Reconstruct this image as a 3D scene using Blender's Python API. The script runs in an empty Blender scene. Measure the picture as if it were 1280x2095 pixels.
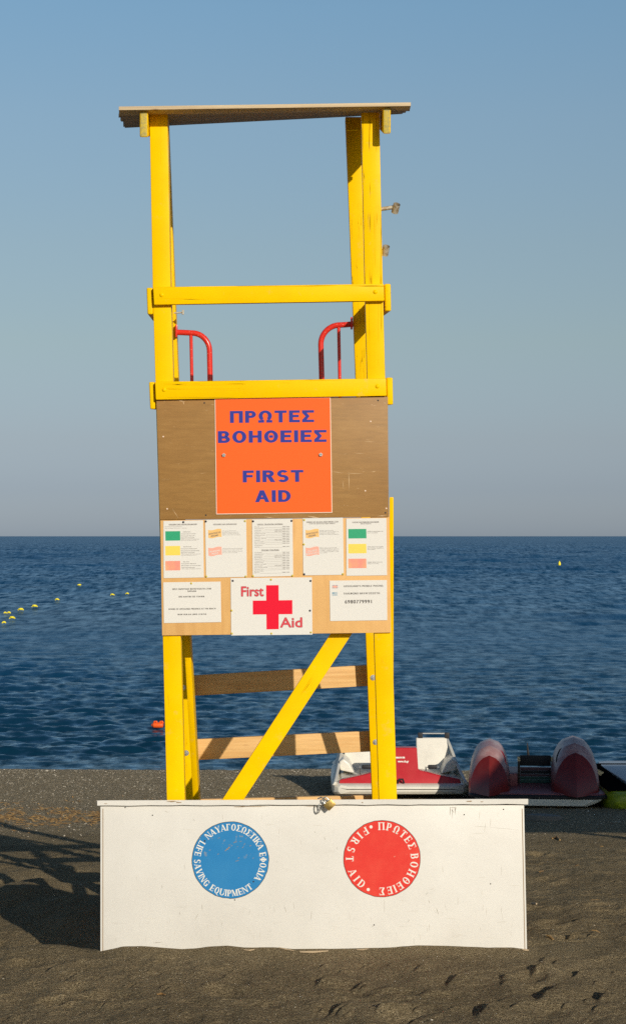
import bpy, bmesh, math, random
import numpy as np
from mathutils import Vector, Matrix

scene = bpy.context.scene
COL = scene.collection
R = math.radians

# ---------------------------------------------------------------- camera
CAMZ = 2.04
FPX = 3940.0
cam_data = bpy.data.cameras.new('camera')
cam_data.sensor_fit = 'HORIZONTAL'
cam_data.sensor_width = 36.0
cam_data.lens = 36.0*FPX/1280.0
cam_data.shift_y = 49.5/1280.0
cam_data.clip_start = 0.1
cam_data.clip_end = 60000
cam = bpy.data.objects.new('camera', cam_data)
COL.objects.link(cam)
cam.location = (0, -10, CAMZ)
cam.rotation_euler = (R(90), 0, 0)
scene.camera = cam

# ---------------------------------------------------------------- light
SUN = Vector((0.45, -1.0, 0.38)).normalized()
world = bpy.data.worlds.new('World')
scene.world = world
world.use_nodes = True
wn = world.node_tree
wn.nodes.clear()
wo = wn.nodes.new('ShaderNodeOutputWorld')
bg = wn.nodes.new('ShaderNodeBackground')
sky = wn.nodes.new('ShaderNodeTexSky')
sky.sky_type = 'NISHITA'
sky.sun_disc = False
sky.sun_elevation = math.asin(SUN.z)
sky.sun_rotation = math.atan2(SUN.x, SUN.y)
sky.altitude = 0
sky.air_density = 1.0
sky.dust_density = 0.5
sky.ozone_density = 1.5
bg.inputs['Strength'].default_value = 0.07
# sky colour scaled by height; upper sky dimmed to deepen the shadows
tc = wn.nodes.new('ShaderNodeTexCoord')
sx = wn.nodes.new('ShaderNodeSeparateXYZ')
ramp = wn.nodes.new('ShaderNodeValToRGB')
mul = wn.nodes.new('ShaderNodeMix'); mul.data_type = 'RGBA'; mul.blend_type = 'MULTIPLY'
mul.inputs['Factor'].default_value = 1.0
wn.links.new(tc.outputs['Generated'], sx.inputs[0])
wn.links.new(sx.outputs['Z'], ramp.inputs['Fac'])
SKYRAMP = [(0.003, (0.6294, 0.8048, 1.4107)), (0.0246, (0.5868, 0.7048, 1.1792)), (0.0499, (0.684, 0.7282, 1.0196)), (0.1003, (0.8956, 0.8901, 0.9348)), (0.1498, (1.0292, 1.0174, 1.0096)), (0.2125, (1.1506, 1.1913, 1.1757)), (0.266, (1.1475, 1.3176, 1.3294)), (0.55, (0.62, 0.75, 0.86)), (1.0, (0.34, 0.42, 0.5))]
while len(ramp.color_ramp.elements) < len(SKYRAMP): ramp.color_ramp.elements.new(0.5)
for e, (p, c) in zip(ramp.color_ramp.elements, SKYRAMP):
    e.position = p; e.color = (*c, 1)
wn.links.new(sky.outputs[0], mul.inputs['A'])
wn.links.new(ramp.outputs[0], mul.inputs['B'])
wn.links.new(mul.outputs['Result'], bg.inputs['Color'])
wn.links.new(bg.outputs[0], wo.inputs['Surface'])

sun_d = bpy.data.lights.new('sun', 'SUN')
sun_d.energy = 3.6
sun_d.angle = R(0.5)
sun_d.color = (1.0, 0.91, 0.77)
sun = bpy.data.objects.new('sun', sun_d)
COL.objects.link(sun)
sun.rotation_euler = (-SUN).to_track_quat('-Z', 'Y').to_euler()
sun.location = SUN*30

vs = scene.view_settings
vs.view_transform = 'Standard'; vs.look = 'None'; vs.exposure = 0.0; vs.gamma = 1.0
vs.use_curve_mapping = False
scene.render.engine = 'CYCLES'
scene.cycles.use_denoising = False   # keep the fine grain of sand and water

# ---------------------------------------------------------------- helpers
def P(px, py, Y):
    """the point at depth Y whose picture lies at photo pixel px, py"""
    d = Y+10.0
    return Vector(((px-640.0)*d/FPX, Y, CAMZ-(py-1097.0)*d/FPX))

def tag(o, label=None, cat=None, group=None, kind=None):
    if label: o['label'] = label
    if cat: o['category'] = cat
    if group: o['group'] = group
    if kind: o['kind'] = kind
    return o

def empty(name, loc, label, cat, group=None):
    o = bpy.data.objects.new(name, None)
    o.empty_display_size = 0.2
    o.location = loc
    COL.objects.link(o)
    return tag(o, label, cat, group)

def wpos(o):
    v = Vector((0, 0, 0))
    while o is not None:
        v += o.location; o = o.parent
    return v

class MB:
    """collects faces in world coordinates and links them as one mesh object"""
    def __init__(s): s.v = []; s.f = []; s.m = []
    def add(s, vs_, fs_, mi=0):
        b = len(s.v)
        s.v += [tuple(v) for v in vs_]
        s.f += [tuple(i+b for i in f) for f in fs_]
        s.m += [mi]*len(fs_)
        return s
    def prism(s, q0, q1, mi=0):
        n = len(q0)
        fs = [tuple(range(n)), tuple(range(2*n-1, n-1, -1))]
        for i in range(n):
            j = (i+1) % n
            fs.append((i, i+n, j+n, j))
        return s.add(list(q0)+list(q1), fs, mi)
    def box(s, x0, x1, y0, y1, z0, z1, mi=0):
        return s.prism([(x0, y0, z0), (x1, y0, z0), (x1, y0, z1), (x0, y0, z1)],
                       [(x0, y1, z0), (x1, y1, z0), (x1, y1, z1), (x0, y1, z1)], mi)
    def slab(s, pts, Y, depth, mi=0):
        a = [P(x, y, Y) for x, y in pts]
        return s.prism(a, [p+Vector((0, depth, 0)) for p in a], mi)
    def tube(s, path, r, n=12, mi=0, cap=True):
        path = [Vector(p) for p in path]
        rs = r if isinstance(r, (list, tuple)) else [r]*len(path)
        rings = []; up = None
        for i, p in enumerate(path):
            a = path[max(i-1, 0)]; b = path[min(i+1, len(path)-1)]
            d = (b-a).normalized()
            if up is None:
                up = d.orthogonal().normalized()
            up = (up-d*up.dot(d)).normalized()
            w = d.cross(up)
            rings.append([p+(up*math.cos(2*math.pi*k/n)+w*math.sin(2*math.pi*k/n))*rs[i] for k in range(n)])
        vs_ = [v for rg in rings for v in rg]
        fs_ = []
        for i in range(len(path)-1):
            for k in range(n):
                k2 = (k+1) % n
                fs_.append((i*n+k, i*n+k2, (i+1)*n+k2, (i+1)*n+k))
        if cap:
            fs_.append(tuple(range(n-1, -1, -1)))
            fs_.append(tuple(range((len(path)-1)*n, len(path)*n)))
        return s.add(vs_, fs_, mi)
    def loft(s, rings, mi=0, closed=True, caps=True):
        n = len(rings[0]); fs_ = []
        for i in range(len(rings)-1):
            for k in range(n if closed else n-1):
                k2 = (k+1) % n
                fs_.append((i*n+k, i*n+k2, (i+1)*n+k2, (i+1)*n+k))
        if caps:
            fs_.append(tuple(range(n-1, -1, -1)))
            fs_.append(tuple(range((len(rings)-1)*n, len(rings)*n)))
        return s.add([v for r_ in rings for v in r_], fs_, mi)
    def build(s, name, mats, parent=None, bevel=0, smooth=False, seg=2, norm=True, origin=None, subdiv=0):
        base = wpos(parent) if parent is not None else Vector((0, 0, 0))
        if parent is None and origin is not None: base = Vector(origin)
        me = bpy.data.meshes.new(name)
        me.from_pydata([(v[0]-base.x, v[1]-base.y, v[2]-base.z) for v in s.v], [], s.f)
        if not isinstance(mats, (list, tuple)): mats = [mats]
        for m in mats: me.materials.append(m)
        if any(s.m): me.polygons.foreach_set('material_index', s.m)
        if norm or bevel or subdiv:
            bm = bmesh.new(); bm.from_mesh(me)
            if norm: bmesh.ops.recalc_face_normals(bm, faces=bm.faces)
            if bevel:
                es = [e for e in bm.edges if len(e.link_faces) == 2 and e.calc_face_angle(0) > 0.5]
                bmesh.ops.bevel(bm, geom=es, offset=bevel, segments=seg, affect='EDGES', profile=0.6, clamp_overlap=True)
            bm.to_mesh(me); bm.free()
        if smooth or bevel:
            for p in me.polygons: p.use_smooth = True
            if bevel or smooth == 'auto':
                bm = bmesh.new(); bm.from_mesh(me)
                for e in bm.edges:
                    if len(e.link_faces) == 2 and e.calc_face_angle(0) > R(38): e.smooth = False
                bm.to_mesh(me); bm.free()
        me.update()
        o = bpy.data.objects.new(name, me)
        COL.objects.link(o)
        if parent is not None: o.parent = parent
        elif origin is not None: o.location = base
        if subdiv:
            md = o.modifiers.new('sub', 'SUBSURF'); md.levels = md.render_levels = subdiv
        return o

# ---------------------------------------------------------------- materials
def mat(name, color=(.5, .5, .5), rough=.5, metal=0., spec=.4):
    m = bpy.data.materials.new(name); m.use_nodes = True
    b = m.node_tree.nodes['Principled BSDF']
    b.inputs['Base Color'].default_value = (*color, 1)
    b.inputs['Roughness'].default_value = rough
    b.inputs['Metallic'].default_value = metal
    b.inputs['Specular IOR Level'].default_value = spec
    m['b'] = 1
    return m

class NT:
    def __init__(s, m):
        s.m = m; s.t = m.node_tree; s.b = s.t.nodes['Principled BSDF']
        s.co = s.t.nodes.new('ShaderNodeTexCoord').outputs['Object']
    def link(s, a, b): s.t.links.new(a, b)
    def mapping(s, scale=(1, 1, 1), loc=(0, 0, 0), rot=(0, 0, 0)):
        n = s.t.nodes.new('ShaderNodeMapping')
        n.inputs['Scale'].default_value = scale; n.inputs['Location'].default_value = loc; n.inputs['Rotation'].default_value = rot
        s.link(s.co, n.inputs['Vector']); return n.outputs[0]
    def noise(s, scale, detail=4, rough=.55, vec=None, dist=0.):
        n = s.t.nodes.new('ShaderNodeTexNoise')
        n.inputs['Scale'].default_value = scale; n.inputs['Detail'].default_value = detail
        n.inputs['Roughness'].default_value = rough; n.inputs['Distortion'].default_value = dist
        s.link(vec if vec is not None else s.co, n.inputs['Vector']); return n.outputs['Fac']
    def voronoi(s, scale, vec=None, feature='F1', out='Distance'):
        n = s.t.nodes.new('ShaderNodeTexVoronoi'); n.feature = feature
        n.inputs['Scale'].default_value = scale
        s.link(vec if vec is not None else s.co, n.inputs['Vector']); return n.outputs[out]
    def ramp(s, fac, stops, interp='LINEAR'):
        n = s.t.nodes.new('ShaderNodeValToRGB'); n.color_ramp.interpolation = interp
        while len(n.color_ramp.elements) < len(stops): n.color_ramp.elements.new(.5)
        for e, (p, c) in zip(n.color_ramp.elements, stops):
            e.position = p; e.color = (c, c, c, 1) if isinstance(c, (int, float)) else (*c, 1)
        s.link(fac, n.inputs['Fac']); return n.outputs['Color']
    def mix(s, fac, a, b, mode='MIX'):
        n = s.t.nodes.new('ShaderNodeMix'); n.data_type = 'RGBA'; n.blend_type = mode
        for v, k in ((fac, 'Factor'), (a, 'A'), (b, 'B')):
            if isinstance(v, (int, float)):
                n.inputs[k].default_value = v if k == 'Factor' else (v, v, v, 1)
            elif isinstance(v, tuple): n.inputs[k].default_value = (*v, 1)
            else: s.link(v, n.inputs[k])
        return n.outputs['Result']
    def math(s, op, a, b=0.):
        n = s.t.nodes.new('ShaderNodeMath'); n.operation = op
        for i, v in enumerate((a, b)):
            if isinstance(v, (int, float)): n.inputs[i].default_value = v
            else: s.link(v, n.inputs[i])
        return n.outputs[0]
    def color(s, c): s.link(c, s.b.inputs['Base Color'])
    def rough(s, c): s.link(c, s.b.inputs['Roughness'])
    def bump(s, h, strength=.3, dist=.01):
        n = s.t.nodes.new('ShaderNodeBump')
        n.inputs['Strength'].default_value = strength; n.inputs['Distance'].default_value = dist
        s.link(h, n.inputs['Height'])
        prev = s.b.inputs['Normal'].links
        if prev: s.link(prev[0].from_socket, n.inputs['Normal'])
        s.link(n.outputs[0], s.b.inputs['Normal'])
    def rand(s):
        n = s.t.nodes.new('ShaderNodeObjectInfo'); return n.outputs['Random']

def painted_wood(name, c, axis, wear=.5):
    """gloss paint on sawn timber with long drying cracks along the grain"""
    m = mat(name, c, .45, spec=.06); n = NT(m)
    sc = {'z': (34, 34, .42), 'x': (.42, 34, 34), 'y': (34, .42, 34), 'd': (34, 34, .42)}[axis]
    if axis == 'd': n.co = n.mapping((1, 1, 1), rot=(0, R(-33.1), 0))
    v = n.mapping(sc)
    crack = n.ramp(n.noise(1.0, 3, .5, v), [(.0, 1.), (.4945, 1.), (.5, 0.), (.5055, 1.), (1., 1.)])
    gate = n.ramp(n.noise(2.3, 2), [(.50, 0.), (.56, 1.)])
    crk = n.mix(gate, 1.0, crack)
    tone = n.ramp(n.noise(3.0, 5, .6), [(.3, tuple(x*.90 for x in c)), (.7, tuple(min(x*1.05, 1) for x in c))])
    scuff = n.ramp(n.noise(11, 8, .72), [(.60, 0.), (.72, wear)])
    col = n.mix(scuff, tone, tuple(x*.62+.12 for x in c))
    col = n.mix(n.math('SUBTRACT', 1.0, crk), col, tuple(x*.22 for x in c))
    n.color(col)
    n.bump(n.noise(1.0, 6, .6, n.mapping(tuple(k*.8 for k in sc))), .16, .004)
    n.bump(crk, .5, .003)
    n.rough(n.ramp(n.noise(9, 4), [(.3, .3), (.8, .55)]))
    return m

YEL = (.96, .575, .0)
M_yz = painted_wood('yellow_paint_upright', YEL, 'z')
M_yx = painted_wood('yellow_paint_crosswise', YEL, 'x')
M_yy = painted_wood('yellow_paint_lengthwise', YEL, 'y')
M_yd = painted_wood('yellow_paint_diagonal', YEL, 'd')
M_yend = mat('yellow_paint_end_grain', (.62, .46, .05), .7)
n = NT(M_yend)
n.color(n.mix(n.ramp(n.noise(60, 6, .7), [(.4, 0.), (.62, .8)]), (.62, .46, .05), (.30, .27, .13)))
n.bump(n.noise(150, 3), .4, .003)

def raw_wood(name, c0, c1, axis='x', knots=True, seed=0.):
    m = mat(name, c0, .6, spec=.35); n = NT(m)
    sc = {'x': (1.2, 22, 22), 'y': (22, 1.2, 22), 'z': (22, 22, 1.2)}[axis]
    v = n.mapping(sc, (seed, seed, seed))
    g = n.noise(1.0, 6, .6, v, .6)
    fine = n.noise(5.0, 4, .6, v)
    col = n.ramp(g, [(.3, c0), (.5, c1), (.62, tuple(a*.6+b*.4 for a, b in zip(c0, c1))), (.75, c1)])
    col = n.mix(n.ramp(fine, [(.35, .18), (.6, 0.)]), col, tuple(x*.6 for x in c0))
    if knots:
        ks = {'x': (3.2, 1, 9), 'y': (9, 3.2, 9), 'z': (9, 9, 3.2)}[axis]
        k = n.voronoi(1.0, n.mapping(ks, (seed+.4, 0, seed)))
        col = n.mix(n.ramp(k, [(.03, .9), (.06, .3), (.10, 0.)]), col, (.16, .06, .02))
    n.color(col); n.bump(fine, .25, .003)
    return m
M_plank = raw_wood('fresh_pine', (.66, .36, .12), (.84, .53, .22))
M_roofw = raw_wood('weathered_roof_board', (.26, .19, .12), (.42, .33, .23), seed=3.)
M_roofe = raw_wood('pale_plywood_edge', (.52, .38, .22), (.66, .52, .33), seed=5.)

# brown shuttering plywood with scratches
M_brown = mat('brown_plywood', (.36, .2, .07), .5, spec=.3); n = NT(M_brown)
g = n.noise(1.0, 7, .65, n.mapping((9, 9, 60)))
col = n.ramp(g, [(.25, (.285, .155, .048)), (.5, (.345, .185, .055)), (.78, (.395, .22, .07))])
big = n.noise(3.2, 4, .6)
col = n.mix(n.ramp(big, [(.3, .35), (.65, 0.)]), col, (.25, .12, .032))
sp = n.ramp(n.voronoi(42), [(.035, 1.), (.07, 0.)])
col = n.mix(n.math('MULTIPLY', sp, n.ramp(n.noise(5, 3), [(.5, 0.), (.6, .85)])), col, (.82, .65, .42))
scr = n.ramp(n.noise(1.0, 6, .7, n.mapping((14, 5, 95), (2, 0, 3), (0, .3, 0))), [(.66, 0.), (.70, .6)])
col = n.mix(scr, col, (.70, .50, .28))
n.color(col); n.bump(g, .2, .002)

M_ply = mat('pale_plywood', (.75, .43, .15), .55, spec=.3); n = NT(M_ply)
g = n.noise(1.0, 5, .55, n.mapping((10, 10, 1.6)), 1.2)
col = n.ramp(g, [(.25, (.66, .36, .12)), (.5, (.78, .46, .17)), (.75, (.70, .40, .14))])
col = n.mix(n.ramp(n.noise(4.5, 5, .6), [(.35, .3), (.6, 0.)]), col, (.60, .33, .12))
n.color(col); n.bump(g, .12, .002)

M_white = mat('white_gloss_paint_on_plywood', (.78, .76, .70), .42, spec=.3); n = NT(M_white)
base = n.ramp(n.noise(2.6, 5, .6), [(.3, (.70, .675, .62)), (.7, (.775, .755, .70))])
v = n.mapping((10, 10, 26), (1, 2, 3))
sm = n.ramp(n.noise(1.2, 6, .7, v), [(.60, 0.), (.74, .22)])
base = n.mix(sm, base, (.42, .38, .32))
st = n.ramp(n.noise(1.0, 5, .62, n.mapping((52, 20, 7), (.3, 0, .8), (0, .18, 0))), [(.695, 0.), (.725, .55)])
base = n.mix(n.math('MULTIPLY', st, n.ramp(n.noise(3.1, 2, .5, n.mapping((1, 1, 1), (5, 5, 5))), [(.5, 0.), (.6, 1.)])), base, (.22, .18, .14))
sp = n.ramp(n.voronoi(17), [(.018, .8), (.035, 0.)])
base = n.mix(n.math('MULTIPLY', sp, n.ramp(n.noise(4.3, 3), [(.5, 0.), (.6, 1.)])), base, (.18, .14, .10))
n.color(base)
n.bump(n.noise(30, 6, .65), .12, .004); n.bump(n.noise(2.0, 3), .10, .05)

M_chip = mat('bare_chipped_wood', (.34, .24, .14), .8)
M_dark = mat('dark_screw_head', (.03, .025, .02), .5)
M_steel = mat('galvanised_steel', (.55, .55, .52), .35, .9)
M_pipe = mat('painted_pipe', (.52, .47, .36), .5, .2); n = NT(M_pipe)
n.color(n.ramp(n.noise(60, 5), [(.35, (.34, .24, .13)), (.5, (.52, .47, .37)), (.7, (.60, .55, .45))]))
M_brass = mat('worn_brass', (.78, .52, .16), .32, .9); n = NT(M_brass)
n.color(n.ramp(n.noise(90, 5), [(.35, (.45, .30, .10)), (.55, (.80, .55, .18))]))
M_redtube = mat('red_enamel_tube', (.52, .022, .018), .22); n = NT(M_redtube)
n.color(n.mix(n.ramp(n.voronoi(75), [(.10, 1.), (.17, 0.)]), (.72, .035, .022), (.80, .50, .32)))
M_paper = mat('laminated_paper', (.75, .73, .68), .5, spec=.2)
M_ink = mat('black_ink', (.07, .06, .055), .5)
M_inkfine = mat('grey_print', (.17, .15, .14), .5)
M_orange = mat('orange_sign_face', (.95, .135, .018), .4, spec=.2)
M_blue = mat('blue_sign_lettering', (.035, .045, .30), .4, spec=.2)
M_edge = mat('white_sign_edge', (.85, .66, .52), .4)
M_cross = mat('red_cross_print', (.80, .010, .035), .4, spec=.15)
M_red2 = mat('pale_red_lettering', (.70, .06, .08), .4)
M_maroon = mat('maroon_outline', (.26, .03, .06), .4)
M_green = mat('green_print', (.02, .36, .17), .45)
M_pyel = mat('yellow_print', (.88, .66, .10), .45)
M_psal = mat('salmon_print', (.85, .36, .21), .45); n = NT(M_psal)
n.color(n.ramp(n.noise(12, 2), [(.35, (.86, .42, .20)), (.65, (.84, .30, .22))]))
M_pgold = mat('faded_gold_print', (.86, .52, .18), .45)
M_ppink = mat('faded_pink_print', (.86, .42, .32), .45)
M_flagb = mat('flag_blue_print', (.25, .38, .46), .45)
M_pinb = mat('black_pin', (.03, .03, .05), .3)
M_piny = mat('yellow_pin', (.62, .50, .08), .3)
M_letw = mat('cream_lettering', (.82, .80, .72), .45)

M_rblue = mat('blue_roundel', (.03, .22, .50), .38, spec=.2); n = NT(M_rblue)
ch = n.ramp(n.noise(22, 7, .68), [(.60, 0.), (.64, 1.)])
ge = n.t.nodes.new('ShaderNodeSeparateXYZ'); n.link(n.co, ge.inputs[0])
up = n.ramp(ge.outputs['Z'], [(.0, 0.), (.06, 1.)])
col = n.mix(n.math('MULTIPLY', ch, up), (.028, .215, .49), (.36, .33, .27))
col = n.mix(n.ramp(n.noise(6, 5), [(.4, 0.), (.8, .35)]), col, (.07, .30, .56))
n.color(col)
M_rred = mat('red_roundel', (.78, .045, .03), .4); n = NT(M_rred)
col = n.mix(n.ramp(n.noise(9, 6, .65), [(.45, 0.), (.8, .45)]), (.76, .042, .03), (.86, .12, .07))
col = n.mix(n.ramp(n.noise(26, 7, .7), [(.66, 0.), (.70, .7)]), col, (.72, .40, .28))
n.color(col)

# volcanic sand
M_sand = mat('volcanic_sand', (.1, .08, .06), .9, spec=.1); n = NT(M_sand)
gr = n.noise(230, 3, .7)
gr2 = n.noise(105, 4, .8)
col = n.ramp(gr, [(.34, (.085, .066, .037)), (.48, (.31, .248, .150)), (.58, (.62, .50, .31)), (.66, (.98, .88, .66))])
col = n.mix(.45, col, n.ramp(gr2, [(.40, (.055, .042, .024)), (.52, (.28, .22, .13)), (.64, (.90, .76, .52))]))
pat = n.ramp(n.noise(1.1, 5, .6), [(.35, .82), (.65, 1.12)])
col = n.mix(1.0, n.mix(1.0, col, pat, 'MULTIPLY'), (1.03, .985, .90), 'MULTIPLY')
ge = n.t.nodes.new('ShaderNodeSeparateXYZ'); n.link(n.co, ge.inputs[0])
far = n.ramp(n.math('MULTIPLY', n.math('ADD', ge.outputs['Y'], n.math('MULTIPLY', n.noise(.8, 3), 2.0)), .05), [(.36, 0.), (.50, 1.)])
gv = n.voronoi(62, out='Color')
gsel = n.ramp(gv, [(.0, (.22, .175, .105)), (.4, (.42, .34, .215)), (.68, (.50, .41, .265)), (.86, (.70, .58, .40)), (.95, (.88, .78, .58))])
col = n.mix(n.math('MULTIPLY', far, .8), col, gsel)
n.color(col)
n.bump(gr, 1., .010); n.bump(gr2, 1., .022); n.bump(n.noise(38, 3, .6), .7, .03)

M_pebble = mat('pale_pebble', (.55, .5, .42), .7); n = NT(M_pebble)
n.color(n.ramp(n.voronoi(9, out='Color'), [(.2, (.20, .165, .12)), (.5, (.36, .31, .23)), (.8, (.66, .60, .49))]))
M_weed = mat('dry_seaweed', (.36, .19, .06), .75); n = NT(M_weed)
n.color(n.ramp(n.noise(16, 3), [(.35, (.22, .12, .045)), (.6, (.46, .28, .10)), (.75, (.60, .42, .19))]))
M_drift = mat('bleached_stick', (.50, .38, .24), .75)

# sea: deep blue body; noise paints ripple light and dark into the reflection
M_sea = mat('sea_water', (.006, .045, .095), 1., spec=0.)
n = NT(M_sea)
ge = n.t.nodes.new('ShaderNodeSeparateXYZ'); n.link(n.co, ge.inputs[0])
gl = n.t.nodes.new('ShaderNodeBsdfGlossy'); gl.inputs['Color'].default_value = (.70, .87, 1, 1)
n.link(n.ramp(n.math('MULTIPLY', ge.outputs['Y'], 1/400.), [(.03, .10), (.12, .18), (.5, .30)]), gl.inputs['Roughness'])
fr = n.t.nodes.new('ShaderNodeFresnel'); fr.inputs['IOR'].default_value = 1.33
wide = n.noise(1.0, 4, .6, n.mapping((.010, .055, 1), (3, 1, 0)))       # broad bands of stronger and weaker reflection
fine_ = n.noise(1.0, 5, .72, n.mapping((2.6, 1.3, 1), (7, 2, 0)))
mid_ = n.noise(1.0, 6, .74, n.mapping((1.9, .34, 1), (1, 9, 0)))
farf = n.noise(1.0, 7, .76, n.mapping((1.3, .085, 1), (2, 5, 0)))
gate = lambda a_, b_: n.ramp(n.math('MULTIPLY', ge.outputs['Y'], 1/400.), [(a_, 0.), (b_, 1.)])
ff = n.mix(gate(.07, .20), n.ramp(fine_, [(.36, .20), (.64, 1.7)]), n.ramp(mid_, [(.38, .15), (.62, 1.8)]))
ff = n.mix(gate(.42, .85), ff, n.ramp(farf, [(.38, .2), (.62, 1.8)]))
k_ = n.math('MULTIPLY', n.ramp(wide, [(.36, .85), (.64, 1.13)]), ff)
farg = n.ramp(n.math('MULTIPLY', ge.outputs['Y'], 1/400.), [(.02, .78), (.12, .42), (1., .36)])
fac = n.math('MULTIPLY', n.math('MULTIPLY', fr.outputs[0], k_), farg)
mx = n.t.nodes.new('ShaderNodeMixShader')
n.link(fac, mx.inputs[0]); n.link(n.b.outputs[0], mx.inputs[1]); n.link(gl.outputs[0], mx.inputs[2])
n.link(mx.outputs[0], n.t.nodes['Material Output'].inputs['Surface'])
n.bump(n.noise(6.0, 4, .6, n.mapping((.8, 2.0, 1))), .30, .03)
nb = n.b.inputs['Normal'].links[0].from_socket
n.link(nb, gl.inputs['Normal']); n.link(nb, fr.inputs['Normal'])
seac = (n.ramp(n.noise(.6, 3, .5, n.mapping((.012, .07, 1), (8, 1, 0))), [(.35, (.005, .058, .140)), (.65, (.007, .074, .175))]))
n.color(n.mix(n.ramp(n.math('MULTIPLY', ge.outputs['Y'], 1/100.), [(.16, 0.), (.5, 1.)]), (.004, .034, .066), seac))

# boats
def grp(name, c, rough=.3, dirt=(.3, .28, .24), amt=.25):
    m = mat(name, c, rough); n = NT(m)
    n.color(n.mix(n.ramp(n.noise(7, 6, .65), [(.45, 0.), (.8, amt)]), c, dirt))
    return m
M_bwhite = grp('boat_white_gelcoat', (.80, .76, .66))
M_bred = grp('boat_red_gelcoat', (.50, .022, .03), dirt=(.6, .12, .1))
M_bred2 = grp('boat_dark_red', (.17, .014, .012), .3, dirt=(.22, .06, .05), amt=.4)
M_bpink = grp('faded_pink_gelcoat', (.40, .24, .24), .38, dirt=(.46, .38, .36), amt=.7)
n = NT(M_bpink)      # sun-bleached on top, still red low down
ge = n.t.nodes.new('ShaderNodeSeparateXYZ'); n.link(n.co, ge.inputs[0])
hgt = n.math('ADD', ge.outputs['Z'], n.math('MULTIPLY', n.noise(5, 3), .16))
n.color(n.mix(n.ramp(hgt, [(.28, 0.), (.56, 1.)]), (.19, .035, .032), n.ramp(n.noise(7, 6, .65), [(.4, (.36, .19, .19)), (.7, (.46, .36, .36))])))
M_bdeck = grp('faded_maroon_deck', (.26, .08, .09), .5)
M_rubber = mat('black_rubber', (.018, .018, .02), .6)
M_bgreen = mat('dark_green_slat', (.02, .09, .07), .5)
M_bgrey = grp('grey_blue_deck', (.42, .50, .58), .5)
M_lime = grp('lime_hull', (.30, .37, .01), .35)
M_tape = mat('worn_yellow_tape', (.65, .55, .32), .6)
M_buoy = mat('yellow_float', (.90, .76, .03), .4)
M_resc = mat('orange_float', (.90, .12, .015), .35)
M_reed = raw_wood('canopy_reed', (.35, .26, .14), (.5, .4, .24), 'y', False)
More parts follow.
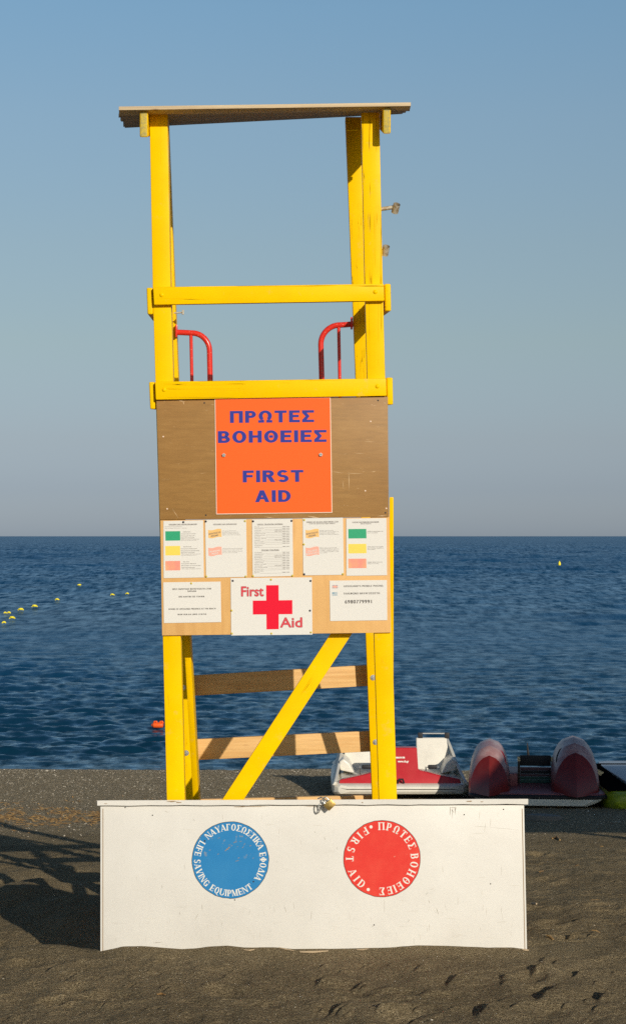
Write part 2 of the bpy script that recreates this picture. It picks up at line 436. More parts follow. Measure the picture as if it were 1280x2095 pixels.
# ---------------------------------------------------------------- lettering
# glyphs are built from stems, bars, slanted strokes and bowls; a style says how thick
SANS = dict(T=.30, t=.205, s=0, k=1.0)
SERIF = dict(T=.19, t=.075, s=.085, k=1.0)
def glyph(ch, S):
    T, t, s = S['T'], S['t'], S['s']
    P = []
    def V(x, y0=0., y1=1., b=1, tp=1, w=None):
        w = w or T
        P.append([(x, y0), (x+w, y0), (x+w, y1), (x, y1)])
        if s:
            if b and y0 <= .01: P.append([(x-s, 0), (x+w+s, 0), (x+w+s, .06), (x-s, .06)])
            if tp and y1 >= .99: P.append([(x-s, .94), (x+w+s, .94), (x+w+s, 1), (x-s, 1)])
    def Hb(x0, x1, y, h=None):
        h = h or t
        P.append([(x0, y), (x1, y), (x1, y+h), (x0, y+h)])
    def D(x0, y0, x1, y1, w, slab=1):
        P.append([(x0, y0), (x0+w, y0), (x1+w, y1), (x1, y1)])
        if s and slab:
            for (x, y) in ((x0, y0), (x1, y1)):
                if y < .01: P.append([(x-s, 0), (x+w+s, 0), (x+w+s, .06), (x-s, .06)])
                elif y > .99: P.append([(x-s, .94), (x+w+s, .94), (x+w+s, 1), (x-s, 1)])
    def A(cx, cy, rx, ry, a0, a1, wx=None, wy=None, n=14):
        wx = wx or T; wy = wy or t
        for i in range(n):
            q = []
            for a in (a0+(a1-a0)*i/n, a0+(a1-a0)*(i+1)/n):
                c, d = math.cos(math.radians(a)), math.sin(math.radians(a))
                q.append(((cx+rx*c, cy+ry*d), (cx+(rx-wx)*c, cy+(ry-wy)*d)))
            P.append([q[0][0], q[1][0], q[1][1], q[0][1]])
    def tick(x, y0, y1, w=.05):
        if s: P.append([(x-w, y0), (x, y0), (x, y1), (x-w, y1)])
    W = .62 if s else .82
    if ch in 'IΙ': V(0); W = T
    elif ch in 'HΗ': W = .8 if s else .95; V(0); V(W-T); Hb(T, W-T, .41)
    elif ch == 'Π': W = .8 if s else .98; V(0, tp=1); V(W-T); Hb(T, W-T, 1-t)
    elif ch == 'Γ': V(0); Hb(T, W, 1-t); tick(W, .72, 1)
    elif ch == 'L': V(0); Hb(T, W, 0); tick(W, 0, .28)
    elif ch in 'EΕ': V(0); Hb(T, W, 0); Hb(T, W, 1-t); Hb(T, W*.9, .42); tick(W, 0, .25); tick(W, .75, 1); tick(W*.9, .33, .6)
    elif ch == 'F': V(0); Hb(T, W, 1-t); Hb(T, W*.9, .42); tick(W, .72, 1); tick(W*.9, .33, .6)
    elif ch in 'TΤ': W = .7 if s else .92; V((W-T)/2, tp=0); Hb(0, W, 1-t); tick(W, .72, 1); tick(.05, .72, 1)
    elif ch in 'PΡ': V(0); Hb(T, W*.55, 1-t); Hb(T, W*.55, .40); A(W*.55, .70, W*.45, .30, -90, 90)
    elif ch in 'R': W = .72 if s else .92; V(0); Hb(T, W*.5, 1-t); Hb(T, W*.5, .44); A(W*.5, .72, W*.42, .28, -90, 90); D(W-T*1.05, 0, W*.38, .46, T*1.15)
    elif ch in 'BΒ': W = .66 if s else .88; V(0); Hb(T, W*.55, 1-t); Hb(T, W*.55, .57-t); Hb(T, W*.55, 0); A(W*.55, .99-.265, W*.38, .275, -90, 90); A(W*.55, .285, W*.45, .285, -90, 90)
    elif ch in 'D': W = .76 if s else .92; V(0); Hb(T, W*.45, 1-t); Hb(T, W*.45, 0); A(W*.45, .5, W*.55, .5, -90, 90)
    elif ch in 'OΟΘQ':
        W = .78 if s else 1.02; A(W/2, .5, W/2, .52, 0, 360, n=28)
        if ch == 'Θ': Hb(W*.36, W*.64, .5-t/2)
        if ch == 'Q': D(W*.95, -.22, W*.45, .05, T*.8, 0)
    elif ch == 'Ω':
        W = .82 if s else 1.06; A(W/2, .56, W/2-.03, .46, -52, 232, n=24)
        k = (W/2-.03)*.64; j = (W/2-.03-T)*.64
        P.append([(W/2-k, 0), (W/2-j-.02, 0), (W/2-j, .28), (W/2-k, .22)]); P.append([(W/2+j+.02, 0), (W/2+k, 0), (W/2+k, .22), (W/2+j, .28)])
        Hb(0, W*.42, 0); Hb(W*.58, W, 0); tick(W, 0, .2); tick(.05, 0, .2)
    elif ch == 'Φ': W = .82; V((W-T)/2); A(W/2, .5, W/2, .32, 0, 360, n=24)
    elif ch in 'Σ':
        W = .7 if s else .9; Hb(0, W, 1-t); Hb(0, W, 0)
        k = T*1.15
        P.append([(0, 1-t), (k, 1-t), (W*.5+k*.35, .5), (W*.5-k*.55, .5)]); P.append([(W*.5-k*.55, .5), (W*.5+k*.35, .5), (k, t), (0, t)])
        tick(W, .72, 1); tick(W, 0, .28)
    elif ch in 'AΑΛΔ':
        W = .82 if s else 1.05; th = T; tl = .085 if s else T
        D(0, 0, W/2-tl/2-.02, 1, tl, ch in 'AΑΛ'); P.append([(W-th, 0), (W, 0), (W/2+th/2-.02, 1), (W/2-th/2-.02, 1)])
        if s and ch != 'Δ': P.append([(W-th-s, 0), (W+s, 0), (W+s, .06), (W-th-s, .06)])
        if ch in 'AΑ': Hb(W*.2, W*.8, .24, t*.9)
        if ch == 'Δ': Hb(0, W, 0)
    elif ch == 'V': W = .8; D(W/2-T/2, 0, 0, 1, T); D(W/2-.04, 0, W-.085, 1, .085)
    elif ch in 'YΥ': W = .78; V((W-T)/2, 0, .5); D((W-T)/2, .45, 0, 1, T); D(W/2+.0, .45, W-.085, 1, .085)
    elif ch in 'NΝ': W = .8; V(0, w=.085 if s else T); V(W-.085, w=.085, b=0); D(W-.2, 0, .0, 1, .2, 0)
    elif ch in 'MΜ': W = .95; V(0, w=.085); V(W-T, w=T); D(W/2-.1, 0, .02, 1, T, 0); D(W/2-.08, 0, W-T, 1, .085, 0)
    elif ch in 'KΚ': W = .76; V(0); D(T*.8, .35, W-.1, 1, .09); D(W-T, 0, T+.05, .58, T)
    elif ch in 'G': W = .76; A(W/2, .5, W/2, .52, 38, 320, n=24); V(W-T, 0.02, .45, b=0); tick(W, .62, 1); Hb(W-T-.1, W+.06, .42, .06)
    elif ch in 'C': W = .7; A(W/2, .5, W/2, .52, 42, 318, n=24)
    elif ch in 'U': W = .78; V(0, .3, 1); V(W-.085, .3, 1, w=.085); A(W/2, .34, W/2, .36, 180, 360, n=16)
    elif ch in 'S':
        W = .58 if s else .84
        q = T*.95; ry = .25+t/4
        A(W/2, 1-ry+.01, W/2, ry+.01, 32, 270, q, t, 18); A(W/2, ry-.01, W/2, ry+.01, -148, 90, q, t, 18)
        tick(W, .68, 1, .045); tick(.045, 0, .32, .045)
    elif ch == '•': W = .3; A(.15, .5, .15, .15, 0, 360, .15, .15, 16)
    elif ch == ' ': W = .32 if s else .45; P.clear()
    return P, W
S_ = lambda a, b, t: a+(b-a)*t
def place_text(mb, s, h, x, z, Y, ang, style, align='c', track=.13, sx=1., mi=0):
    items = [glyph(c, style) for c in s]
    W = sum(w for _, w in items)+track*(len(items)-1)
    cx = -W/2 if align == 'c' else 0.
    ca, sa = math.cos(ang), math.sin(ang)
    k = 0
    for polys, w in items:
        for pl in polys:
            q = []
            for (u, v) in pl:
                a, b = (cx+u)*h*sx, v*h
                q.append((x+a*ca-b*sa, Y-.00006*(k % 12), z+a*sa+b*ca))
            mb.add(q, [tuple(range(len(q)))], mi); k += 1
        cx += w+track
def ring_text(mb, s, h, cx, cz, r, a0, a1, Y, style, outward=True, sxk=1.):
    """letters spread evenly from angle a0 to a1 (degrees); outward: letter tops point away from the centre"""
    ws = [glyph(c, style)[1]+.20 for c in s]; cum = [0.]
    for i in range(1, len(s)): cum.append(cum[-1]+(ws[i-1]+ws[i])/2)
    for i, c in enumerate(s):
        a = R(a0+(a1-a0)*(cum[i]/cum[-1] if cum[-1] else 0))
        if c == ' ': continue
        polys, w = glyph(c, style)
        rot = a-math.pi/2 if outward else a+math.pi/2
        ox, oz = cx+r*math.cos(a), cz+r*math.sin(a)
        ca, sa = math.cos(rot), math.sin(rot)
        for k, pl in enumerate(polys):
            q = []
            for (u, v) in pl:
                p, b = (u-w/2)*h*sxk, (v-.5)*h
                q.append((ox+p*ca-b*sa, Y-.00006*k, oz+p*sa+b*ca))
            mb.add(q, [tuple(range(len(q)))])

def font_text(mb, s, size, x, z, Y, ang=0., align='LEFT', sx=1., bold=0., mi=0, sp=1.):
    """flat print in Blender's own lettering; bold = sideways doubling in metres"""
    c = bpy.data.curves.new('print', 'FONT'); c.body = s; c.size = size; c.align_x = align; c.resolution_u = 3; c.space_character = sp
    o = bpy.data.objects.new('print', c); COL.objects.link(o)
    bpy.context.view_layer.update()
    me = bpy.data.meshes.new_from_object(o.evaluated_get(bpy.context.evaluated_depsgraph_get()))
    ca, sa = math.cos(ang), math.sin(ang)
    fs = [tuple(p.vertices) for p in me.polygons]
    offs = [0.] if not bold else [-bold, 0., bold]
    for k, of in enumerate(offs):
        mb.add([(x+(v.co.x*sx+of)*ca-v.co.y*sa, Y-.00006*k, z+(v.co.x*sx+of)*sa+v.co.y*ca) for v in me.vertices], fs, mi)
    bpy.data.objects.remove(o); bpy.data.curves.remove(c); bpy.data.meshes.remove(me)

# ================================================================ the beach
GZ = [(-60, 1.5), (0, .62), (5, .16), (8, .03), (9.5, 0.), (12, -.20), (15, -.44), (18, -.70), (21.5, -.92), (24.2, -1.005), (25.4, -1.075), (26.4, -1.165), (28, -1.4), (40, -4.), (60, -6.)]
def gz(d): return np.interp(d, [a for a, _ in GZ], [b for _, b in GZ])
rng = np.random.default_rng(7)
def vnoise(x, y, seed):
    """smooth value noise on arrays"""
    r = np.random.default_rng(seed); T = r.random((256, 256))
    xi = np.floor(x).astype(int); yi = np.floor(y).astype(int)
    fx = x-xi; fy = y-yi; fx = fx*fx*(3-2*fx); fy = fy*fy*(3-2*fy)
    a = T[yi % 256, xi % 256]; b = T[yi % 256, (xi+1) % 256]; c = T[(yi+1) % 256, xi % 256]; d = T[(yi+1) % 256, (xi+1) % 256]
    return (a*(1-fx)+b*fx)*(1-fy)+(c*(1-fx)+d*fx)*fy-.5
MOUND = [(0, .05), (100, .03), (150, .01), (180, -.012), (205, -.017), (230, -.004), (250, .010), (290, .013), (330, .005), (370, -.004), (400, .001), (430, .010), (465, .016), (500, .005), (560, .006), (600, -.003), (680, 0.), (740, .001), (800, .007), (850, .016), (900, .014), (950, .009), (1000, .003), (1050, .005), (1070, -.003), (1100, -.012), (1150, .0), (1280, .01)]
dents = []
rr = random.Random(12)
for i in range(300):
    d = rr.uniform(6.5, 15.5); u = rr.uniform(-.24, .24)
    x = u*d
    if 9.35 < d < 11.6 and -1.2 < x < 1.2: continue
    w = 1.0 if u > .02 else .7
    dents.append((x, d, rr.uniform(.05, .13), rr.uniform(.05, .11), rr.uniform(0, math.pi), rr.uniform(.004, .015)*w))
# the foot prints seen to the right and below the chest
for px, py, s_ in ((935, 2010, 1.2), (1130, 2045, 1.5), (1005, 2080, 1.6), (1105, 1990, 1.3), (1190, 1995, 1.), (740, 2020, 1.), (665, 2010, 1.), (345, 2030, .8), (160, 2010, .9), (120, 1985, 1.), (700, 2070, 1.3), (790, 2075, 1.), (1170, 1895, .9), (1185, 1855, .9), (1240, 2050, 1.2), (330, 1955, .8), (470, 2000, .7), (1120, 1960, 1.)):
    d = 2.04*FPX/(py-1097.); dents.append(((px-640)*d/FPX, d, .075*s_, .048*s_, R(25), -.019*s_))
for i in range(120):
    d = rr.uniform(7.9, 9.2) if i % 3 else rr.uniform(9.6, 15.); u = rr.uniform(-.17, .2)
    if d > 9.35 and -1.5 < u*d < 1.2: continue
    s_ = rr.uniform(.2, .62); dents.append((u*d, d, .08*s_, .045*s_, 0., -.018*s_))
def height(x, d):
    z = gz(d).astype(float)
    near = np.clip((16.5-d)/4., 0, 1)
    z += vnoise(x*1.3+9, d*.9, 1)*.055*near*np.clip((d-6)/4, .35, 1)
    z += vnoise(x*3.1+3, d*2.2, 2)*.020*near
    z += vnoise(x*8., d*6., 3)*.019*(.25+near*.75)
    z += vnoise(x*21., d*17., 4)*.0075
    z += vnoise(x*52., d*38., 5)*.0034
    z += vnoise(x*.9, d*.5, 8)*.035*np.clip((d-21)/3, 0, 1)
    # dug-up sand left of and behind the chest
    lft = np.clip((-x-1.0)/.5, 0, 1)*np.clip((d-10.2)/1., 0, 1)*np.clip((14.5-d)/1.5, 0, 1)
    z += lft*vnoise(x*2.2+40, d*2.0+7, 6)*.16
    z -= .14*np.exp(-((x+1.62)/.58)**2-((d-10.3)/.55)**2)      # hollow dug out beside the chest
    for (cx, cd, ra, rb, an, dp) in dents:
        m = (abs(x-cx) < .45) & (abs(d-cd) < .45)
        if not m.any(): continue
        dx = x[m]-cx; dy = d[m]-cd
        a = (dx*math.cos(an)+dy*math.sin(an))/ra; b = (-dx*math.sin(an)+dy*math.cos(an))/rb
        q = a*a+b*b
        if dp < 0:   # a kicked-up lip: long slope towards the sun, steep scarp away from it
            al = (dx*.42+dy*.90)/(ra*1.6); bb = (-dx*.90+dy*.42)/rb+.25*al*al
            prof = np.where(bb < 0, np.exp(-bb*bb*.35), 1.7*np.exp(-(bb/.30)**2)-.7*np.exp(-bb*bb*.6))
            z[m] += -dp*prof*np.exp(-al*al*1.4)
        else:
            z[m] += -dp*1.5*np.exp(-q*1.2)+dp*.7*np.exp(-(np.sqrt(q)-1.5)**2*5)
    # flat smooth footing of the chest with sand heaped along its front
    px = 640+x*FPX/d
    mz = np.interp(px, [a for a, _ in MOUND], [b for _, b in MOUND])
    wgt = np.exp(-((d-9.47)/.16)**2)*np.clip((1.75-abs(x))/.5, 0, 1)
    z = z*(1-wgt)+(mz+gz(d)*0)*wgt
    return z
def graded(lo, hi, step, outer, growth=1.35):
    a = list(np.arange(lo, hi, step)); s_ = step
    l, r_ = [lo], [hi]
    while r_[-1] < outer: s_ *= growth; r_.append(r_[-1]+s_); l.append(l[-1]-s_)
    return np.array(l[:0:-1]+a+r_)
us = graded(-.215, .215, .00095, 4.0, 1.4)
ds = [6.6]
while ds[-1] < 30: ds.append(ds[-1]+max(.010, .00105*ds[-1]*(1 if ds[-1] < 13 else 1.7)))
ds = np.array([.5, 1.5, 2.5, 3.5, 4.5, 5.5]+ds+[33., 38., 45., 60.])
U, Dd = np.meshgrid(us, ds); X = U*Dd
Z = height(X, Dd)
def grid_mesh(name, X, Yw, Z, m, kind):
    h, w = X.shape
    me = bpy.data.meshes.new(name)
    co = np.stack([X, Yw, Z], -1).reshape(-1, 3)
    idx = np.arange(h*w).reshape(h, w)
    q = np.stack([idx[:-1, :-1], idx[:-1, 1:], idx[1:, 1:], idx[1:, :-1]], -1).reshape(-1, 4)
    me.vertices.add(len(co)); me.vertices.foreach_set('co', co.ravel())
    me.loops.add(q.size); me.loops.foreach_set('vertex_index', q.ravel())
    me.polygons.add(len(q)); me.polygons.foreach_set('loop_start', np.arange(0, q.size, 4))
    me.polygons.foreach_set('loop_total', np.full(len(q), 4))
    me.polygons.foreach_set('use_smooth', np.ones(len(q), bool))
    me.materials.append(m); me.update(calc_edges=True); me.validate()
    o = bpy.data.objects.new(name, me); COL.objects.link(o)
    return tag(o, kind=kind)
beach = grid_mesh('beach', X, Dd-10, Z, M_sand, 'structure')
back = MB()   # the beach goes on behind the camera
back.add([(-60, -9.6, .52), (60, -9.6, .52), (60, -70, 1.5), (-60, -70, 1.5)], [(0, 1, 2, 3)])
bo = back.build('beach_behind', M_sand, norm=False); tag(bo, kind='structure')
bo.name = 'upper_beach'
def ground(x, Y):
    return float(height(np.array([x]), np.array([Y+10.]))[0])

# ================================================================ the sea
WL = -1.165
du = graded(-.20, .20, .00085, 6.0, 1.5)
dd = [25.6]
while dd[-1] < 1500: dd.append(dd[-1]+max(.035, min(dd[-1]**2/(FPX*3.2)*1.15, .9*(dd[-1]/100)**.75)))
fd = dd[-1]
dd = np.array(dd+[1600., 1800., 2200., 3000., 5000., 12000., 50000.])
U, Dm = np.meshgrid(du, dd); X = U*Dm
step = np.gradient(dd)[:, None]*np.ones_like(U)
Zs = np.zeros_like(X); r_ = np.random.default_rng(3)
latstep = .00085*Dm
for i in range(185):
    lam = 10**r_.uniform(math.log10(.12), math.log10(4.2)) if i < 145 else r_.uniform(2.5, 13)
    th = R(90)+r_.normal(0, .40)          # mostly rolling to the shore
    kx, ky = math.cos(th)*2*math.pi/lam, math.sin(th)*2*math.pi/lam
    amp = .0074*lam**.72/(1+(lam/.8)**1.6)
    if i >= 145: amp = .0052*lam**.75*np.clip((Dm-45)/120, 0, 1)
    # leave out what the mesh is too coarse to carry at that distance
    eff = abs(math.sin(th))*step+abs(math.cos(th))*latstep
    fade = np.clip((lam/eff-1.9)/1.8, 0, 1)
    ph = kx*X+ky*Dm+r_.uniform(0, 6.28)+1.5*vnoise(X*.5+i, Dm*.35, i)*2
    s_ = np.sin(ph)
    gust = 1+.8*vnoise(X*.10+50, Dm*.05, 77)*2
    Zs += amp*fade*gust*(s_+.28*np.cos(2*ph))
shore = np.clip((Dm-25.9)/3.0, .18, 1)
Zs *= shore*1.0
nearmask = np.clip((1600-Dm)/300, 0, 1)
sea = grid_mesh('sea', X, Dm-10, WL+Zs*nearmask, M_sea, 'structure')
# ================================================================ lifeguard tower
tower = empty('lifeguard_tower', (P(552, 1097, .5).x, .5, 0.0),
              'tall yellow wooden lifeguard tower with a plank roof, rising behind the white chest', 'lifeguard tower')
def line(p0, p1, y):   # x on the line through two pixel points at row y
    return p0[0]+(p1[0]-p0[0])*(y-p0[1])/(p1[1]-p0[1])
LO = lambda y: float(np.interp(y, [226, 590, 815, 1300, 1640, 2000], [305.3, 312, 318.5, 332.6, 341, 350]))
RO = lambda y: float(np.interp(y, [226, 550, 700, 1400, 1640, 2000], [775.5, 782, 785.8, 804.5, 812, 823]))
LW = 37.0
def leg(pts_l, w, Y0, Y1, dep, mt=M_yz, k=1):
    """pts_l: rows (x_left, y) top to bottom; a timber of pixel width w"""
    mb = MB(); n_ = len(pts_l); rings = []
    for i, (x, y) in enumerate(pts_l):
        Y = S_(Y0, Y1, (y-pts_l[0][1])/(pts_l[-1][1]-pts_l[0][1]))
        a = P(x, y, Y); b = P(x+w, y, Y)
        rings.append([a, b, b+Vector((0, dep, 0)), a+Vector((0, dep, 0))])
    mb.loft(rings)
    return mb.build('leg', mt, tower, bevel=.006)
rows = [229, 590, 815, 1300, 1640, 1985]
leg([(LO(y), y) for y in rows], LW, 0, 0, .095)
leg([(RO(y)-LW, y) for y in rows], LW, 0, 0, .095)
RI = lambda y: line((706, 240), (762, 1660), y)
LI = lambda y: line((343.5, 240), (400, 1660), y)
rows2 = [238, 700, 1200, 1660, 1880]
leg([(RI(y), y) for y in rows2], 34.5, .95, 1.17, .095)
leg([(LI(y)-34.5, y) for y in [246, 700, 1200, 1660, 1880]], 34.5, .95, 1.17, .095)
def rearY(y): return S_(.95, 1.17, (y-238)/(1880-238.))

# front rails with their coach bolts
def bolt(px, py, Y, r=.0115, m=M_yx):
    p = P(px, py, Y); mb = MB()
    mb.tube([p+Vector((0, .002, 0)), p+Vector((0, -.002, 0)), p+Vector((0, -.005, 0)), p+Vector((0, -.0065, 0))], [r, r, r*.75, r*.3], 14)
    return mb.build('bolt', m, tower, smooth='auto')
for q in ([(313, 586.5), (785, 580), (786, 615), (315, 623)], [(317, 780.5), (789.5, 773.5), (790.5, 809.5), (318.5, 817.5)]):
    MB().slab(q, -.036, .035).build('rail', M_yx, tower, bevel=.005)
for px, py in ((331, 603), (767.5, 596.5), (336, 797), (772, 790)): bolt(px, py, -.036)

# side rails, front to back on the outside of the legs
def side_rail(fq, rx0, rx1, z_drop=0.):
    a = [P(x, y, -.001) for x, y in fq]
    q1 = []
    for i, p in enumerate(a):
        x = rx0 if i in (0, 3) else rx1
        q1.append(Vector((x, 1.30, p.z+z_drop)))
    return MB().prism(a, q1).build('side_rail', M_yy, tower, bevel=.009, seg=3)
for fq, s_ in (([(299.5, 588), (311.8, 588), (313.2, 643), (301.5, 643)], -1), ([(786.2, 580), (799, 580), (800, 636), (787.4, 636)], 1),
              ([(304.5, 781), (316.6, 781), (318., 837), (307, 837)], -1), ([(790.2, 772), (803, 772), (804, 828), (791.5, 828)], 1)):
    yy = fq[0][1]
    if s_ > 0:
        xo = (RI(yy+40)+34.5-640)/FPX*(10+rearY(yy))+.002; side_rail(fq, xo, xo+.033, .08)
    else:
        xo = (LI(yy+40)-34.5-640)/FPX*(10+rearY(yy))-.002; side_rail(fq, xo-.033, xo, .08)

# plywood boards on the front
upper = MB().slab([(319.8, 815.5), (793, 811.5), (794.8, 1057.5), (327, 1063.5)], -.016, .015).build('upper_board', M_brown, tower, bevel=.0015)
lower = MB().slab([(328, 1064.5), (796, 1058.5), (799.5, 1294.5), (331.5, 1300.5)], -.016, .015).build('lower_board', M_ply, tower, bevel=.0015)
upper['label'] = 'scratched brown upper board'; lower['label'] = 'pale plywood lower board'
for px, py in ((334, 893), (342, 1041), (758, 862), (747, 1004), (790, 1040), (418, 824), (421, 1054), (773, 819), (788, 1049)):
    light = py not in (824, 1054, 819, 1049)
    mb = MB(); p = P(px, py, -.016)
    mb.tube([p+Vector((0, .001, 0)), p-Vector((0, .0012, 0))], .004 if light else .0045, 8)
    mb.build('screw', M_edge if light else M_dark, tower)
# long scratches gouged in the brown board
mb = MB()
for a, b, w in (((673, 964), (705, 968), .9), ((705, 968), (745, 969), .9), ((713, 963), (714, 1004), 1.3), ((700, 980), (703, 1003), .8), ((742, 903), (770, 904), .8), ((722, 927), (748, 928), .7), ((352, 1040), (366, 1062), 1.), ((360, 818), (380, 822), 1.6), ((628, 1056), (655, 1060), 2.2), ((770, 1056), (792, 1055), 1.6), ((540, 1057), (560, 1060), 1.2), ((374, 820), (377, 828), 1.5), ((783, 824), (792, 825), 1.2)):
    p, q = P(*a, -.0167), P(*b, -.0167); t_ = (q-p).normalized(); nn = Vector((-t_.z, 0, t_.x))*w*.0014
    m_ = (p+q)/2
    mb.add([p, m_-nn, q, m_+nn], [(0, 1, 2, 3)])
mb.build('scratches', mat('pale_scratch', (.62, .42, .22), .6), upper, norm=False)['kind'] = 'stuff'

# braces
x_at = lambda y, off=0: 676.3-(y-1296)*.6515+off
MB().slab([(x_at(1236), 1236), (x_at(1236)+44, 1236), (x_at(1775)+44, 1775), (x_at(1775), 1775)], .058, .036).build('brace', M_yd, tower, bevel=.004)
def side_brace(xa, xb, ytop, name='brace'):
    """xa(Y), xb(Y): inner and outer x; runs from the front top down to the rear foot"""
    z0 = ytop; sl = -.505
    rings = []
    w = .115
    for Y in (0.002, 1.06):
        z = z0+(Y)/sl
        rings.append([Vector((xa(Y), Y, z)), Vector((xb(Y), Y, z)), Vector((xb(Y), Y, z+.21)), Vector((xa(Y), Y, z+.21))])
    return MB().prism(rings[0], rings[1]).build(name, M_yz, tower, bevel=.003)
# left: on the inner faces of the left legs
side_brace(lambda Y: -.7045+.044*Y, lambda Y: -.6725+.044*Y, P(0, 1331, .34).z+.34/.505)
# right: on the outer faces of the right legs
side_brace(lambda Y: S_(.3965, .44, Y/1.06), lambda Y: S_(.418, .462, Y/1.06), P(0, 1015, 0).z-.21)

# unpainted rungs across the rear legs
for q in ([(360, 1384.5), (786, 1359), (786, 1402), (360, 1426)], [(364, 1515), (791, 1494.5), (793, 1536.5), (366, 1557.5)], [(370, 1637), (795, 1627), (795, 1672), (370, 1682)]):
    MB().slab(q, 1.245, .04).build('rung', M_plank, tower, bevel=.004)
for px, py in ((381, 1541), (374, 1407), (763, 1386.5), (768, 1518.6), (794.5, 0)):
    if not py: continue
    Y = rearY(py)-.001; p = P(px, py, Y); mb = MB()
    mb.tube([p, p-Vector((0, .003, 0))], .016, 14); mb.tube([p-Vector((0, .003, 0)), p-Vector((0, .011, 0))], .009, 6)
    mb.build('bolt', M_steel, tower)

# seat platform and bench behind the boards
for i in range(5):
    y0 = .10+i*.17
    MB().box(-.74, .30, y0, y0+.155, CAMZ+.16, CAMZ+.182).build('platform_board', M_plank, tower, bevel=.003)
for i in range(2):
    MB().box(-.72, .28, .55+i*.19, .73+i*.19, CAMZ+.56, CAMZ+.582).build('seat_board', M_plank, tower, bevel=.003)
# red tubular arm rests
def bend(pts, cx, cy, rx, ry, a0, a1, k=12):
    for i in range(k+1):
        a = R(a0+(a1-a0)*i/k); pts.append((cx+rx*math.cos(a), cy-ry*math.sin(a)))
def armrest(path, bar, flange, Y):
    mb = MB(); mb.tube([P(x, y, Y) for x, y in path], .0160, 14)
    o = mb.build('armrest', M_redtube, tower, smooth='auto')
    mb = MB(); mb.tube([P(*bar[0], Y), P(*bar[1], Y)], .0098, 10)
    mb.build('upright', M_redtube, o, smooth='auto')
    mb = MB(); mb.box(*flange); mb.build('flange', M_redtube, o, bevel=.002)
pts = [(361, 679.5), (375, 680)]; bend(pts, 393, 718, 35.5, 37, 90, 0); pts += [(430, 790), (433, 860), (434, 900)]
Ya = 1.0
f = P(361, 679, Ya)
armrest(pts, ((390.5, 682), (395, 900)), (f.x-.004, f.x+.006, Ya-.03, Ya+.03, f.z-.03, f.z+.04), Ya)
pts = [(722, 662.5), (706, 664)]; bend(pts, 695, 704, 39, 39.5, 88, 180); pts += [(657.5, 760), (660, 860), (661, 900)]
f = P(719.5, 662, Ya)
armrest(pts, ((692.5, 668), (697, 900)), (f.x-.008, f.x+.004, Ya-.03, Ya+.03, f.z-.03, f.z+.035), Ya)

# hook on the left rear leg, pipe sockets on the right front leg
mb = MB(); a = P(356, 640, .9); b = P(372, 639, .9); mb.tube([a, b], .004, 8)
mb.tube([b, P(373, 639, .9)], .011, 8); mb.tube([P(374.5, 634, .9), P(374.5, 643, .9)], .005, 8)
mb.build('hook', M_pipe, tower)
def socket(path, c0, c1):
    mb = MB(); mb.tube([P(x, y, Y) for x, y, Y in path], .0105, 12)
    o = mb.build('pipe_socket', M_pipe, tower, smooth='auto')
    a, b = P(*c0), P(*c1); t_ = (b-a).normalized()
    rings = []
    u_ = t_.orthogonal().normalized(); w_ = t_.cross(u_)
    prof = [(a, .0185), (b, .0185), (b, .0145), (a+t_*.004, .0145)]
    for c, r0 in prof: rings.append([c+(u_*math.cos(2*math.pi*k/16)+w_*math.sin(2*math.pi*k/16))*r0 for k in range(16)])
    MB().loft(rings, caps=False).add([a+t_*.003, a+t_*.003+u_*.001, a+t_*.003+w_*.001], [(0, 1, 2)]).build('collar', M_pipe, o, smooth='auto')
socket([(777, 427.5, .05), (804, 423.5, .05)], (811.5, 417, .03), (807, 434, .06))
socket([(780, 513, .05), (786, 513, .05)], (790, 503, .03), (786.5, 521, .06))

# roof: boards laid side by side from front to back, on two side beams
rf = [P(243, 217, -.15), P(840, 208.5, -.15)]
rb = [Vector((-1.109, 1.37, 4.490)), Vector((.524, 1.37, 4.572))]
NB = 10
roof_at = lambda s_, t_: (rf[s_]*(1-t_)+rb[s_]*t_)
for i in range(NB):
    t0, t1 = i/NB, min((i+1.07)/NB, 1.)
    sag = (.000, .004, .001, .005, .002, .003, .000, .004, .002, .001)[i]
    e0 = random.Random(i).uniform(-.012, .012)
    a, b, c, d = roof_at(0, t0), roof_at(1, t0), roof_at(1, t1), roof_at(0, t1)
    # each board is lapped: its back edge sits a little lower than the next board's front
    top = [a+Vector((0, 0, -sag)), b+Vector((0, 0, -sag)), c+Vector((e0 if i else 0, 0, -.0195-sag)), d+Vector((e0 if i else 0, 0, -.0195-sag))]
    th = .0185 if i == 0 else .017
    bot = [p-Vector((0, 0, th)) for p in top]
    MB().prism(top, bot).build('roof_board', M_roofe if i == 0 else M_roofw, tower, bevel=.0012)
def beam(fx0, fx1, ytop, ybot, rx0, rx1, s_):
    a = [P(fx0, ytop, -.118), P(fx1, ytop, -.118), P(fx1, ybot, -.118), P(fx0, ybot, -.118)]
    zt = rb[s_].z-.040; h = a[0].z-a[3].z
    q1 = [Vector((rx0, 1.25, zt)), Vector((rx1, 1.25, zt)), Vector((rx1, 1.25, zt-h+.08)), Vector((rx0, 1.25, zt-h+.08))]
    mb = MB().prism(a, q1)
    o = mb.build('roof_beam', [M_yy, M_yend], tower, bevel=.010, seg=3)
    for p in o.data.polygons:
        if p.normal.y < -.9: p.material_index = 1
    return o
beam(285.7, 302.5, 225.5, 280, -.928, -.885, 0)
beam(783, 799, 219, 273, .325, .367, 1)

